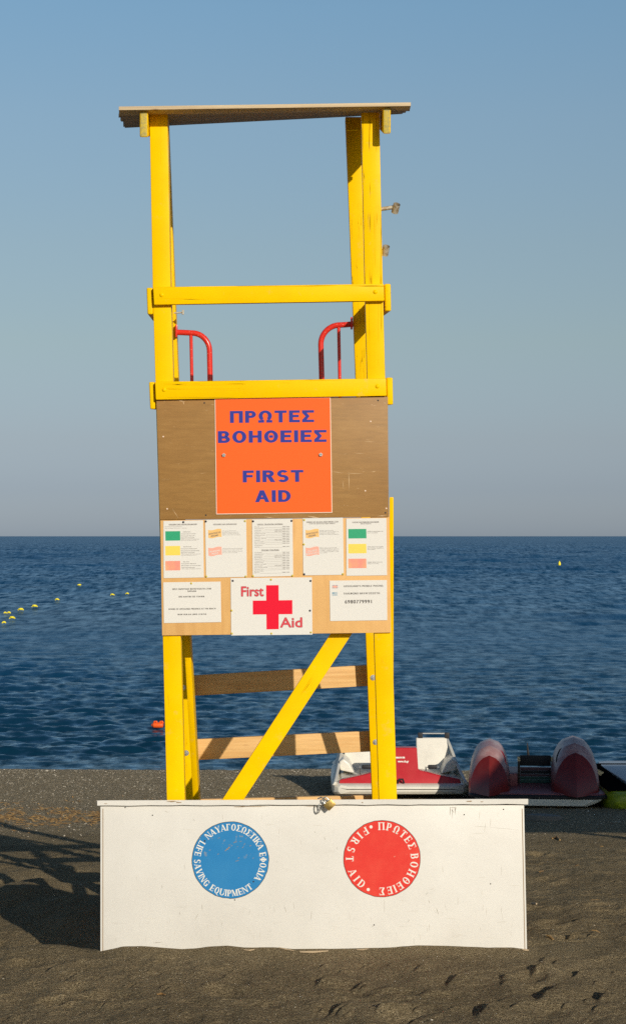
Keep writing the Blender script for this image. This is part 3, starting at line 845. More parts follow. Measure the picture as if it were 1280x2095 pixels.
# ================================================================ notices on the tower
TILT = .0129
def lettered(name, mb, m, parent):
    o = mb.build(name, m, parent, norm=False)
    if name in ('print', 'flag_words', 'flag_cross', 'flag_stripes'): o['kind'] = 'stuff'
    return o
sign = empty('first_aid_sign', P(560, 932, -.02), 'square orange board with blue Greek and English first aid lettering', 'sign')
MB().slab([(439, 815.2), (676, 812.2), (679.5, 1049), (442, 1052.5)], -.0205, .004).build('sign_panel', M_edge, sign)
face = MB().slab([(440.6, 816.8), (674.6, 813.8), (678, 1047.4), (443.6, 1050.8)], -.0216, .001).build('sign_face', M_orange, sign)
mpx = FPX/(10-.0222)
for s_, cx, base, h, wpx in (('ΠΡΩΤΕΣ', 556.3, 864.2, 24.4, 172), ('ΒΟΗΘΕΙΕΣ', 556.8, 905, 24.4, 222), ('FIRST', 558.5, 986.2, 24.2, 124), ('AID', 558.2, 1027, 24.2, 73)):
    items = [glyph(c, SANS) for c in s_]; track = .17
    W = sum(w for _, w in items)+track*(len(items)-1)
    p = P(cx, base, -.0222); mb = MB()
    place_text(mb, s_, h/mpx, p.x, p.z, -.0222, .011, SANS, 'c', track, wpx/h/W)
    lettered('word', mb, M_blue, face)
for px, py in ((458, 931), (656, 930)):
    mb = MB(); p = P(px, py, -.0216)
    for k in range(5):
        a = k*1.256+.3
        c = p+Vector((math.cos(a)*.0055, -.004, math.sin(a)*.0055))
        mb.tube([c+Vector((0, .004, 0)), c-Vector((0, .006, 0))], .0042, 8)
    mb.build('star_screw', M_steel, sign)

def sheet(name, corners, label, cat='notice', Y=-.0185):
    """corners: top-left, top-right, bottom-right, bottom-left"""
    c = P(sum(a for a, _ in corners)/4, sum(b for _, b in corners)/4, Y)
    root = empty(name, c, label, cat)
    # a slightly wavy laminated sheet
    mb = MB(); N_, K_ = 8, 10
    q = [P(*p, Y) for p in corners]; rs = random.Random(label)
    a1, a2, f1 = rs.uniform(.0006, .0016), rs.uniform(.0004, .0010), rs.uniform(0, 6)
    for j in range(K_+1):
        for i in range(N_+1):
            u, v = i/N_, j/K_
            p = (q[0]*(1-u)+q[1]*u)*(1-v)+(q[3]*(1-u)+q[2]*u)*v
            p.y -= a1*(math.sin(3.1*u*1.3+f1)*.3+1)*.15+a2*.1
            mb.v.append(tuple(p))
    for j in range(K_):
        for i in range(N_):
            k = j*(N_+1)+i; mb.f.append((k, k+1, k+N_+2, k+N_+1)); mb.m.append(0)
    pg = mb.build('page', M_paper, root, norm=False)
    md = pg.modifiers.new('thickness', 'SOLIDIFY'); md.thickness = .0004; md.offset = -1
    return root
def pins(root, spec, Y=-.019):
    for px, py, m in spec:
        mb = MB(); p = P(px, py, Y)
        mb.tube([p, p-Vector((0, .002, 0)), p-Vector((0, .0042, 0)), p-Vector((0, .0054, 0))], [.0052, .0056, .0042, .0015], 10)
        mb.build('pin', M_pinb if m == 'b' else M_piny, root, smooth='auto')
YT = -.0196
def lines(mb, specs):
    """(text, x_px, baseline_px, cap height px, align, bold, width_px or None)"""
    for s_, x, y, h, al, bold, w in specs:
        p = P(x, y, YT); size = h/mpx/.70
        sx_ = 1.
        if w:
            est = MB(); font_text(est, s_, size, 0, 0, 0, sp=1.16)
            ww = max(v[0] for v in est.v)-min(v[0] for v in est.v); sx_ = (w/mpx)/ww
        font_text(mb, s_, size, p.x, p.z, YT, TILT, {'l': 'LEFT', 'c': 'CENTER', 'r': 'RIGHT'}[al], sx_, bold, sp=1.16 if w else 1.)
def swatch(root, q, m, name='colour_block', Y=-.0193):
    return MB().slab(q, Y, .0003).build(name, m, root, norm=False)

s1 = sheet('notice_sheet', [(334.3, 1066), (415.5, 1064.5), (417, 1181.5), (334.8, 1183)], 'A4 notice explaining green, yellow and red flags in English, leftmost of the top row')
for y, m in ((1087, M_green), (1117.3, M_pyel), (1148, M_psal)):
    swatch(s1, [(338, y), (368.4, y-.4), (368.8, y+18.8), (338.4, y+19.3)], m)
mb = MB(); under = MB()
lines(mb, [('LIFEGUARD FLAG COLOUR EXPLANATION', 374, 1073.8, 2.3, 'c', .0003, 57),
 ('ILS: International Life Saving Federation', 337.5, 1078.2, 1.5, 'l', 0, 35), ('RLSS: International Organisation for Lifeguarding', 337.5, 1081.5, 1.5, 'l', 0, 44),
 ('GREEN FLAG', 382, 1089, 1.6, 'c', .0002, 15), ('ILS interpretation: "Low Hazard"', 370, 1093, 1.5, 'l', .0002, 30), ('RLSS interpretation: "Safe to swim"', 370, 1097.2, 1.5, 'l', .0002, 28),
 ('Lifeguard Service interpretation:', 370, 1101.2, 1.5, 'l', .0002, 28), ('"Beach is safe for sports & swimming. Please', 370.4, 1103.9, 1.5, 'l', 0, 37), ('enjoy the sea and have a nice swim"', 370.4, 1106.4, 1.5, 'l', 0, 32),
 ('YELLOW FLAG', 383, 1119.5, 1.6, 'c', .0002, 16), ('ILS interpretation: "Medium Hazard"', 370, 1123.6, 1.5, 'l', .0002, 33), ('RLSS interpretation: "Use caution when swimming"', 370, 1127.8, 1.5, 'l', .0002, 38),
 ('Lifeguard Service interpretation:', 370, 1131.6, 1.5, 'l', .0002, 28), ('"There is a hazard, swim close to the beach', 370.4, 1134.3, 1.5, 'l', 0, 40), ('and follow the lifeguard\'s instructions"', 370.4, 1136.7, 1.5, 'l', 0, 32),
 ('RED FLAG', 381, 1150.3, 1.6, 'c', .0002, 12), ('ILS interpretation: "High Hazard"', 371, 1154.2, 1.5, 'l', .0002, 30), ('RLSS interpretation: "Do not enter the Water"', 371, 1158.2, 1.5, 'l', .0002, 40),
 ('Lifeguard Service interpretation:', 371, 1162.2, 1.5, 'l', .0002, 28), ('"There is danger and swimming is prohibited"', 371.4, 1164.8, 1.5, 'l', 0, 39)])
under.slab([(345.5, 1074.3), (402.5, 1073.6), (402.5, 1074.1), (345.5, 1074.8)], YT, .0001)
mb.add(under.v, under.f)
lettered('print', mb, M_inkfine, s1); pins(s1, [(375, 1068.3, 'b')])

def wavy(root, x0, y0, m, txt, tm):
    """a little printed flag with a waving outline"""
    top = [(x0+i*3.4, y0+1.3*math.sin(i*.75)-i*.15) for i in range(9)]
    bot = [(x+.8, y+16.5) for x, y in reversed(top)]
    mb = MB(); n_ = len(top)
    for i in range(n_-1):
        mb.slab([top[i], top[i+1], bot[n_-2-i], bot[n_-1-i]], -.0193, .0003)
    o = mb.build('flag_print', m, root, norm=False)
    mb = MB()
    for s_, dx, dy in ((txt[0], 14, 8.6), (txt[1], 14, 13.6)):
        p = P(x0+dx, y0+dy, YT); font_text(mb, s_, 3.4/mpx/.7, p.x, p.z, YT, .16, 'CENTER', .62, .0003)
    lettered('flag_words', mb, tm, o)
s2 = sheet('notice_sheet', [(419.5, 1063.8), (503.5, 1062.3), (505, 1180.2), (421.5, 1182)], 'A4 notice with gold and pink flags in English, second from left in top row')
wavy(s2, 425.3, 1084, M_pgold, ('ΝΑΥΑΓΟΣΩΣΤΗΣ', 'LIFEGUARD'), M_inkfine); wavy(s2, 425.8, 1120.5, M_ppink, ('NO LIFEGUARD', 'ON DUTY'), M_paper)
mb = MB()
lines(mb, [('LIFEGUARD FLAG EXPLANATION', 460, 1073.4, 2.3, 'c', .0003, 48),
 ('An Orange Flag with the indication', 454.5, 1087, 1.5, 'l', 0, 29), ('NAVAGOSOSTIS means the Presence of a', 454.5, 1089.8, 1.5, 'l', 0, 33), ('Lifeguard is supervised by the beach. The', 454.5, 1092.4, 1.5, 'l', 0, 34), ('lifeguard is ready to help in any emergency.', 454.5, 1095, 1.5, 'l', 0, 37.5),
 ('A Red Flag with the indication NO LIFEGUARD', 455, 1123.3, 1.5, 'l', 0, 41), ('ON DUTY means the beach is not guarded.', 455, 1126, 1.5, 'l', 0, 40), ('The flag is raised when the lifeguard is away and', 455, 1128.9, 1.5, 'l', 0, 40), ('bathers swim at their own responsibility.', 455, 1131.6, 1.5, 'l', 0, 31)])
mb.slab([(436, 1073.9), (484, 1073.3), (484, 1073.8), (436, 1074.4)], YT, .0001)
lettered('print', mb, M_inkfine, s2); pins(s2, [(421, 1066.8, 'b'), (501, 1066, 'y'), (422, 1179.5, 'y'), (502.5, 1179.5, 'y')])

s3 = sheet('notice_sheet', [(515.4, 1062.8), (598.3, 1061.3), (599.5, 1178.5), (516.8, 1180.5)], 'A4 list of useful telephone numbers in two blocks, middle of the top row')
mb = MB(); spec = [('USEFUL TELEPHONE NUMBERS', 552.2, 1073.6, 2.4, 'c', .0003, 52), ('ΧΡΗΣΙΜΑ ΤΗΛΕΦΩΝΑ', 552.6, 1126.6, 2.4, 'c', .0003, 36)]
en = 'POLICE|PORT POLICE|HOSPITAL|PHARMACY|PAEDIATRICIAN|GYNAECOLOGIST|DENTIST|OPTICAL CENTRE|AIRPORT|BUS STATION|TAXI STATION|VETERINARY|CENTRE'.split('|')
gr_ = 'ΑΣΤΥΝΟΜΙΑ|ΛΙΜΕΝΑΡΧΕΙΟ|ΝΟΣΟΚΟΜΕΙΟ|ΦΑΡΜΑΚΕΙΟ|ΠΑΙΔΙΑΤΡΟΣ|ΓΥΝΑΙΚΟΛΟΓΟΣ|ΟΔΟΝΤΙΑΤΡΟΣ|ΚΕΝΤΡΟ ΟΠΤΙΚΩΝ|ΑΕΡΟΔΡΟΜΙΟ|ΚΤΕΛ ΛΕΩΦΟΡΕΙΩΝ|ΠΙΑΤΣΑ ΤΑΞΙ|ΚΤΗΝΙΑΤΡΙΚΟ|ΚΕΝΤΡΟ'.split('|')
num = '22860 22649|22860 22239|22860 23123|22860 22271|22860 31207|22860 23804|22860 25462|22860 25629|22860 28400|22860 25404|22860 22555||22860 31482'.split('|')
for blk, y0 in ((en, 1079.2), (gr_, 1131.8)):
    for i, w in enumerate(blk):
        y = y0+i*3.42
        spec.append((w, 520.3, y, 1.7, 'l', 0, len(w)*1.72))
        if num[i]:
            spec.append((num[i], 591.8, y-1.3, 1.7, 'r', .0002, 14.5))
            mb.slab([(521+len(w)*1.8, y+.2), (577, y-.5), (577, y-.25), (521+len(w)*1.8, y+.45)], YT, .0001)
        if i in (2, 3, 8): spec.append((num[i], 576, y-1.3, 1.7, 'r', 0, 14))
lines(mb, spec)
mb.slab([(526, 1074.2), (578, 1073.4), (578, 1073.9), (526, 1074.7)], YT, .0001); mb.slab([(534.5, 1127.2), (570.8, 1126.7), (570.8, 1127.2), (534.5, 1127.7)], YT, .0001)
lettered('print', mb, M_inkfine, s3); pins(s3, [(517.6, 1066.6, 'b'), (596.2, 1065.6, 'b'), (517.5, 1178.6, 'y'), (598, 1177.8, 'y')])

s4 = sheet('notice_sheet', [(619, 1060.5), (701.3, 1059), (703, 1176), (620.2, 1177.3)], 'A4 notice with gold and pink flags in Greek, second from right in top row')
wavy(s4, 624.5, 1084, M_pgold, ('ΝΑΥΑΓΟΣΩΣΤΗΣ', 'LIFEGUARD'), M_inkfine); wavy(s4, 624.8, 1120.3, M_ppink, ('ΔΕΝ ΥΠΑΡΧΕΙ', 'ΝΑΥΑΓΟΣΩΣΤΗΣ'), M_paper)
mb = MB()
lines(mb, [('ΣΗΜΑΙΕΣ ΠΟΥ ΘΑ ΔΕΙΤΕ ΑΝΑΡΤΗΜΕΝΕΣ ΣΤΟΝ', 658.9, 1068.6, 2., 'c', .0003, 65), ('ΙΣΤΟ ΤΟΥ ΝΑΥΑΓΟΣΩΣΤΙΚΟΥ ΒΑΘΡΟΥ', 658.9, 1072.4, 2., 'c', .0003, 53),
 ('Πορτοκαλί σημαία με την ένδειξη', 653.5, 1086.4, 1.5, 'l', 0, 28), ('ΝΑΥΑΓΟΣΩΣΤΗΣ σημαίνει ότι η παρουσία του', 653.5, 1088.9, 1.5, 'l', 0, 39), ('Ναυαγοσώστη είναι εμφανής στην παραλία', 653.5, 1091.5, 1.5, 'l', 0, 31), ('και επιτηρεί τους λουόμενους της παραλίας', 653.5, 1094, 1.5, 'l', 0, 39),
 ('Κόκκινη σημαία με την ένδειξη ΔΕΝ', 654, 1121.7, 1.5, 'l', 0, 34), ('ΥΠΑΡΧΕΙ ΝΑΥΑΓΟΣΩΣΤΗΣ σημαίνει ότι', 654, 1124.2, 1.5, 'l', 0, 39), ('δεν υπάρχει στην παραλία ναυαγοσώστης', 654, 1126.8, 1.5, 'l', 0, 38), ('και οι λουόμενοι κολυμπούν με δική', 654, 1129.4, 1.5, 'l', 0, 38), ('τους ευθύνη', 654, 1132, 1.5, 'l', 0, 15)])
mb.slab([(626.5, 1069.3), (691.5, 1068.2), (691.5, 1068.6), (626.5, 1069.7)], YT, .0001)
lettered('print', mb, M_inkfine, s4); pins(s4, [(622, 1063.8, 'y'), (621.4, 1113.8, 'y'), (622, 1175, 'b'), (701, 1174.5, 'y')])

s5 = sheet('notice_sheet', [(708, 1061), (790, 1060), (791.4, 1177), (708.4, 1178.2)], 'notice with three colour blocks and short Greek notes, rightmost of the top row')
for y, m in ((1082.4, M_green), (1113, M_pyel), (1143.3, M_psal)):
    swatch(s5, [(712, y), (748.8, y-.4), (749.4, y+19), (712.3, y+19.4)], m)
mb = MB()
lines(mb, [('ΕΞΗΓΗΣΗ ΤΩΝ ΧΡΩΜΑΤΩΝ ΤΩΝ ΣΗΜΑΙΩΝ', 747.5, 1069, 2., 'c', .0003, 54), ('ΝΑΥΑΓΟΣΩΣΤΗ', 748, 1072.6, 2., 'c', .0003, 21),
 ('ΠΡΑΣΙΝΗ: δεν υπάρχει κίνδυνος στην', 751, 1088, 1.5, 'l', .0001, 32), ('παραλία για κολύμβηση', 751, 1091, 1.5, 'l', 0, 21), ('ΚΙΤΡΙΝΗ: υπάρχει κίνδυνος, κολυμπάτε', 751.3, 1119.7, 1.5, 'l', .0001, 32.5), ('κοντά στην ακτή και ακολουθείτε τις', 751.3, 1122.5, 1.5, 'l', 0, 33), ('οδηγίες του ναυαγοσώστη', 751.3, 1125.1, 1.5, 'l', 0, 16), ('ΚΟΚΚΙΝΗ: υπάρχει κίνδυνος και', 751.5, 1151, 1.5, 'l', .0001, 30), ('απαγορεύεται η κολύμβηση', 751.5, 1154, 1.5, 'l', 0, 23)])
mb.slab([(720.5, 1069.6), (774.5, 1068.8), (774.5, 1069.2), (720.5, 1070)], YT, .0001)
lettered('print', mb, M_inkfine, s5)

s6 = sheet('notice_sheet', [(334, 1191.5), (451.3, 1190), (452.6, 1273), (335.3, 1275)], 'landscape notice giving the hours of lifeguard presence, lower left of the board')
mb = MB()
for s_, cx, by, h, w in (('ΩΡΕΣ ΠΑΡΟΥΣΙΑΣ ΝΑΥΑΓΟΣΩΣΤΗ ΣΤΗΝ', 392, 1206.6, 3.0, 79), ('ΠΑΡΑΛΙΑ', 392.5, 1211.2, 3.0, 17.5), ('ΑΠΟ 10:30 Π.Μ. ΕΩΣ 17:30 Μ.Μ.', 392, 1222.2, 2.9, 53), ('HOURS OF LIFEGUARD PRESENCE AT THE BEACH', 393, 1247.3, 3.0, 96), ('FROM 10:30 A.M. UNTIL 17:30 P.M.', 393, 1258.5, 2.9, 59)):
    lines(mb, [(s_, cx, by, h, 'c', .0005, w)])
lettered('print', mb, M_ink, s6); pins(s6, [(391.2, 1193.6, 'y')])

s7 = sheet('first_aid_sheet', [(471.8, 1182.8), (637.8, 1181.3), (638.8, 1298.5), (472.8, 1300.3)], 'white sheet with a big red cross and the words First Aid', 'notice', -.0190)
mb = MB(); z_ = -.0202
pc = [(544.3, 1197.5), (569.7, 1197.3), (570, 1228.4), (597.8, 1227.9), (597.9, 1256.6), (570, 1256.9), (570, 1287.4), (545, 1287.9), (544.8, 1257.2), (517.1, 1257.4), (517, 1229), (544.5, 1228.8)]
mb.slab(pc, z_, .0004)
lettered('red_cross', mb, M_cross, s7)
for (s_, x, y, h, w) in (('First', 493.8, 1220, 20.6, 44.8), ('Aid', 573.4, 1283.6, 20.4, 44.2)):
    est = MB(); font_text(est, s_, h/mpx/.72, 0, 0, 0); x0 = min(v[0] for v in est.v); ww = max(v[0] for v in est.v)-x0
    p = P(x, y, z_); back_ = MB(); front = MB(); kx = (w/mpx)/ww
    for k, (ox, oz) in enumerate([(a*.0021, b*.0021) for a, b in ((1, 0), (.7, .7), (0, 1), (-.7, .7), (-1, 0), (-.7, -.7), (0, -1), (.7, -.7))]):
        font_text(back_, s_, h/mpx/.72, p.x-x0*kx+ox, p.z+oz, z_-.00005*k, .01, 'LEFT', kx)
    for k, (ox, oz) in enumerate([(a*.0007, b*.0007) for a, b in ((1, 0), (.7, .7), (0, 1), (-.7, .7), (-1, 0), (-.7, -.7), (0, -1), (.7, -.7))]):
        font_text(front, s_, h/mpx/.72, p.x-x0*kx+ox, p.z+oz, z_-.0006-.00005*k, .01, 'LEFT', kx)
    o = lettered('word', back_, M_maroon, s7); lettered('word_fill', front, M_red2, o)
pins(s7, [(476, 1188.4, 'b'), (635, 1188.6, 'b'), (633.8, 1249.5, 'b'), (554.3, 1186, 'y'), (473.8, 1249.3, 'y'), (474.4, 1296.3, 'y'), (555, 1296.3, 'y'), (635.8, 1294, 'y')], -.0195)

s8 = sheet('notice_sheet', [(674, 1188), (791, 1186.8), (791.8, 1269), (675.2, 1270.8)], 'landscape notice with a mobile phone number, lower right of the board')
mb = MB()
lines(mb, [('LIFEGUARD\'S MOBILE PHONE:', 702.5, 1201.3, 3.6, 'l', .0005, 81), ('ΤΗΛΕΦΩΝΟ ΝΑΥΑΓΟΣΩΣΤΗ:', 702, 1216.5, 3.6, 'l', .0005, 75)])
lines(mb, [('6980779991', 705, 1235, 7.2, 'l', .0009, 54.5)])
lettered('print', mb, M_ink, s8)
mb = MB().slab([(679.3, 1197.2), (690.6, 1197), (690.8, 1203.8), (679.5, 1204)], -.0193, .0003); uk = lettered('flag_print', mb, M_flagb, s8)
mb = MB()
for k, q in enumerate(([(679.3, 1199.6), (690.6, 1199.4), (690.6, 1201.6), (679.3, 1201.8)], [(683.9, 1197.1), (686.2, 1197.1), (686.3, 1203.9), (684, 1203.9)], [(679.3, 1197.3), (680.6, 1197.2), (690.6, 1203.7), (689.4, 1203.8)], [(689.4, 1197.1), (690.6, 1197.1), (680.6, 1203.9), (679.4, 1203.9)])):
    mb.slab(q, -.0196-.00006*k, .00005)
lettered('flag_cross', mb, M_ppink, uk)
grf = lettered('flag_print', MB().slab([(679, 1211.8), (689.8, 1211.6), (690, 1218.8), (679.2, 1219)], -.0193, .0003), M_flagb, s8)
mb = MB()
for k in range(4): mb.slab([(679.1 if k > 1 else 683.5, 1212.7+k*1.6), (689.9, 1212.5+k*1.6), (689.9, 1213.2+k*1.6), (679.1 if k > 1 else 683.5, 1213.4+k*1.6)], -.0196, .00005)
lettered('flag_stripes', mb, M_paper, grf)

# ================================================================ equipment chest
chest = empty('equipment_chest', (0.005, -.25, 0.), 'long white wooden chest with blue and red roundels, half sunk in the sand', 'chest')
CY = -.47
fr = MB().slab([(205.4, 1649.5), (1071.6, 1648), (1078, 1962), (205.2, 1962)], CY, .018).build('front_panel', M_white, chest, bevel=.002)
for a in (([(199.4, 1651), (0, 0)], -1), ([(1073.6, 1650), (0, 0)], 1)):
    s_ = a[1]
    f0 = P(207.5 if s_ < 0 else 1069.4, 1650, CY+.0185); f1 = P(207.3 if s_ < 0 else 1075.8, 1962, CY+.0185)
    o_ = Vector((.018*(1 if s_ < 0 else -1), 0, 0)); b_ = Vector((0, .425, 0)); sl_ = Vector((0, 0, -.075))
    MB().prism([f0, f0+o_, f1+o_, f1], [f0+b_+sl_, f0+o_+b_+sl_, f1+o_+b_, f1+b_]).build('side_panel', M_white, chest, bevel=.001)
x0, x1 = P(208, 1650, CY).x+.02, P(1069, 1650, CY).x-.02
MB().box(x0, x1, -.045, -.030, -.05, .60).build('back_panel', M_white, chest)
for xa, ya, xb, yb in ((210.6, 1655, 210.4, 1960), (1067.6, 1655, 1073.4, 1960)):
    MB().slab([(xa-.8, ya), (xa+.8, ya), (xb+.8, yb), (xb-.8, yb)], CY-.0006, .0004).build('seam', M_chip, chest)
# lid: slopes down to the back so rain runs off
lt = [P(198.5, 1638.2, -.49), P(1080, 1635.0, -.49)]
lb = [P(198.5, 1649.0, -.49), P(1080, 1646.2, -.49)]
rings = []
NLX = 40
mb = MB(); base = []
rl = random.Random(4)
ring0, ring1 = [], []
for i in range(NLX+1):
    t_ = i/NLX; w_ = (.0012*math.sin(i*1.7)+.0010*rl.uniform(-1, 1))
    a = lt[0]*(1-t_)+lt[1]*t_; b = lb[0]*(1-t_)+lb[1]*t_+Vector((0, 0, w_))
    bk = Vector((0, .455, -.066))
    mb.v += [tuple(a), tuple(b), tuple(b+bk), tuple(a+bk)]
for i in range(NLX):
    for k in range(4):
        k2 = (k+1) % 4; mb.f.append((i*4+k, i*4+k2, i*4+4+k2, i*4+4+k)); mb.m.append(0)
mb.f += [(0, 1, 2, 3), (NLX*4+3, NLX*4+2, NLX*4+1, NLX*4)]; mb.m += [0, 0]
lid = mb.build('lid', M_white, chest, bevel=.0015, seg=1)
# chipped spots on the lid edge and under it
mb = MB()
for px, py, w, h in ((352, 1640.4, 24, 3.2), (366, 1642.4, 16, 2.6), (216, 1645, 8, 1.5), (960, 1640, 14, 2.5), (985, 1641, 8, 2.), (741, 1642.5, 5, 2.), (520, 1650.7, 60, 1.6), (490, 1651.4, 24, 1.6), (640, 1650.2, 40, 1.)):
    rs = random.Random(px); pts = []
    for k in range(11):
        a = 2*math.pi*k/11; q = rs.uniform(.6, 1.1); pts.append((px+math.cos(a)*w/2*q, py+math.sin(a)*h/2*q))
    Yc = -.4908 if py < 1648 else CY-.0008
    v_ = [P(x, y, Yc) for x, y in pts]; mb.add(v_, [tuple(range(11))])
mb.build('chips', M_chip, chest, norm=False)['kind'] = 'stuff'
for px, py in ((256, 1652.6), (312, 1668.5), (949, 1667.3), (1029.5, 1646.5+10), (480, 1842), (765, 1893), (1003, 1809)):
    p = P(px, py, CY); mb = MB(); mb.tube([p+Vector((0, .001, 0)), p-Vector((0, .0012, 0))], .0032, 8); mb.build('screw', M_dark, chest)
def marks(name, lst, m):
    mb = MB()
    for x0, y0, x1, y1, w in lst:
        p, q_ = P(x0, y0, CY-.0005), P(x1, y1, CY-.0005); t_ = (q_-p).normalized(); nn = Vector((-t_.z, 0, t_.x))*w*.0012
        m1, m2 = p*.7+q_*.3, p*.3+q_*.7
        mb.add([p, m1-nn, m2-nn*.8, q_, m2+nn*.7, m1+nn], [(0, 1, 2, 3, 4, 5)])
    o = mb.build(name, m, chest, norm=False); o['kind'] = 'stuff'
M_scuff = mat('grey_scuff', (.42, .39, .33), .6); M_scuff2 = mat('faint_scuff', (.60, .56, .48), .6)
marks('scratches', [(413, 1850, 414, 1866, 1), (398, 1884, 407, 1868, .7), (368, 1866, 367, 1874, .8), (581, 1854, 586, 1869, 1), (600, 1846, 602, 1862, .6), (509, 1872, 512, 1862, .7), (637, 1864, 636, 1884, .8), (313, 1930, 334, 1928.5, 1.3),
  (870, 1832, 876, 1826, .8), (878, 1822, 890, 1817, .6), (876, 1842, 879, 1850, .9), (892, 1858, 897, 1873, 1.1), (786, 1840, 786, 1870, .5), (833, 1888, 838, 1882, .9), (760, 1897, 766, 1893, 1.4), (970, 1691, 1000, 1693, .5), (1000, 1693, 1064, 1699, .4),
  (643, 1701, 645, 1705, .9), (663, 1712, 665, 1720, .9), (394, 1676, 399, 1680, .7), (337, 1660, 345, 1663, .8), (1014, 1888, 1038, 1886, .5), (688, 1739, 690, 1733, .7), (455, 1886, 452, 1898, .5), (560, 1856, 562, 1868, .5)], M_scuff)
rsc = random.Random(8); ls_ = []
for k in range(90):
    x = rsc.uniform(225, 1055); y = rsc.choice((rsc.uniform(1660, 1925), rsc.uniform(1840, 1920)))
    if (x-471)**2+(y-1760)**2 < 88**2 or (x-781)**2+(y-1757)**2 < 88**2: continue
    if rsc.random() < .6: ls_.append((x, y, x+rsc.uniform(-3, 3), y+rsc.uniform(6, 20), rsc.uniform(.3, .8)))
    else: ls_.append((x, y, x+rsc.uniform(8, 34), y+rsc.uniform(-2, 3), rsc.uniform(.25, .6)))
marks('faint_rubs', ls_, M_scuff2)
marks('peeled_paint', [(921, 1650, 920, 1670, 1.6), (930, 1650, 931, 1668, 1.6), (923, 1656, 928, 1664, 1.4), (926, 1650, 924, 1676, 1.), (933, 1652, 930, 1660, 1.2), (919, 1652, 934, 1653, 1.)], M_scuff)
# roundels
def roundel(cx, cy, r, m, name, label):
    c = P(cx, cy, CY-.0012); rm = r*(10+CY)/FPX
    mb = MB(); N_ = 64; rs = random.Random(cx)
    ro = [1+rs.uniform(-.006, .006) for _ in range(N_)]
    mk = lambda k, Y, q: [(c.x+rm*q*ro[i]*math.cos(2*math.pi*i/N_), Y, c.z+rm*q*ro[i]*math.sin(2*math.pi*i/N_)) for i in range(N_)]
    rim = MB().prism(mk(0, CY-.0010, 1.012), mk(0, CY+.001, 1.012)).build('roundel', M_dark, chest)
    rim['label'] = label
    o = bpy.data.objects.new('roundel_face', None)
    f = MB().prism(mk(0, CY-.0018, 1.), mk(0, CY-.0011, 1.))
    # a face with its own origin so that wear can lie in its upper half
    me_o = bpy.data.objects.new('tmp', None); me_o.location = c; COL.objects.link(me_o)
    fo = f.build('roundel_face', m, me_o); fo.parent = rim; fo.location = c-wpos(rim)
    bpy.data.objects.remove(me_o); bpy.data.objects.remove(o)
    return rim, c, rm
rim, c, rm = roundel(471, 1760.3, 78, M_rblue, 'b', 'blue life saving equipment roundel')
mb = MB()
SER2 = dict(SERIF); SER2['T'] = .21; SER2['t'] = .09
ring_text(mb, 'ΝΑΥΑΓΟΣΩΣΤΙΚΑ ΕΦΟΔΙΑ', rm*.168, c.x, c.z, rm*.865, 132, -33, CY-.0021, SER2, True, .90)
mb.build('lettering', M_letw, rim, norm=False); mb = MB()
ring_text(mb, 'LIFE SAVING EQUIPMENT', rm*.168, c.x, c.z, rm*.865, 149.5, 305.6, CY-.0021, SER2, False, .88)
mb.build('lettering', M_letw, rim, norm=False)
# worn-through patches, mostly above the middle
M_chipg = mat('grey_worn_primer', (.22, .22, .22), .7)
for mm, lst in ((M_chip, ((465, 1738, 9, 3.5), (468, 1735, 6, 5), (461, 1741, 5, 2), (488, 1756, 4, 2.4), (512, 1731, 4, 2), (497, 1734, 2.4, 5), (518, 1756, 2, 3), (429, 1740, 4, 1.6), (474, 1731, 4, 3))),
                (M_chipg, ((480, 1724, 13, 3), (492, 1722, 7, 2.6), (486, 1733, 5, 2), (446, 1748, 6, 2.6), (503, 1716, 2, 5), (485, 1762, 12, 3), (500, 1728, 2.5, 6), (448, 1715, 6, 2), (434, 1716, 4, 1.5), (420, 1712, 7, 1.6), (470, 1729, 9, 1.8)))):
    mb = MB()
    for px, py, w, h in lst:
        rs = random.Random(px*7+py); pts = []
        for k in range(13):
            a = 2*math.pi*k/13; q_ = rs.uniform(.35, 1.15); pts.append(P(px+math.cos(a)*w/2*q_-math.sin(a)*h*.3*q_, py+math.sin(a)*h/2*q_-math.cos(a)*w*.12*q_, CY-.00195))
        mb.add(pts, [tuple(range(13))])
    mb.build('chips', mm, rim, norm=False)['kind'] = 'stuff'
mb = MB()
for a in (141, 315):
    p = Vector((c.x+rm*.86*math.cos(R(a)), CY-.0018, c.z+rm*.80*math.sin(R(a)))); mb.tube([p, p-Vector((0, .0015, 0))], .0040, 10)
mb.build('nail_heads', M_dark, rim)['kind'] = 'stuff'
rim, c, rm = roundel(781, 1757.6, 78, M_rred, 'r', 'red first aid roundel')
mb = MB()
def ring_word(s_, h, r_, a0, a1, out, k_):
    mb = MB(); ring_text(mb, s_, rm*h, c.x, c.z, rm*r_, a0, a1, CY-.0021, SER2, out, k_); mb.build('word', M_letw, rim, norm=False)
ring_word('ΠΡΩΤΕΣ', .20, .855, 91, 23.5, True, .93)
ring_word('ΒΟΗΘΕΙΕΣ', .20, .855, 4.5, -90, True, .93)
ring_word('FIRST', .20, .845, 121, 180, False, .93)
ring_word('AID', .20, .845, 205, 231, False, .93)
for a in (109, 246):
    mb = MB(); ox, oz = c.x+rm*.885*math.cos(R(a)), c.z+rm*.885*math.sin(R(a))
    mb.add([(ox+rm*.042*math.cos(2*math.pi*k/14), CY-.0021, oz+rm*.042*math.sin(2*math.pi*k/14)) for k in range(14)], [tuple(range(14))])
    mb.build('dot', M_letw, rim, norm=False)

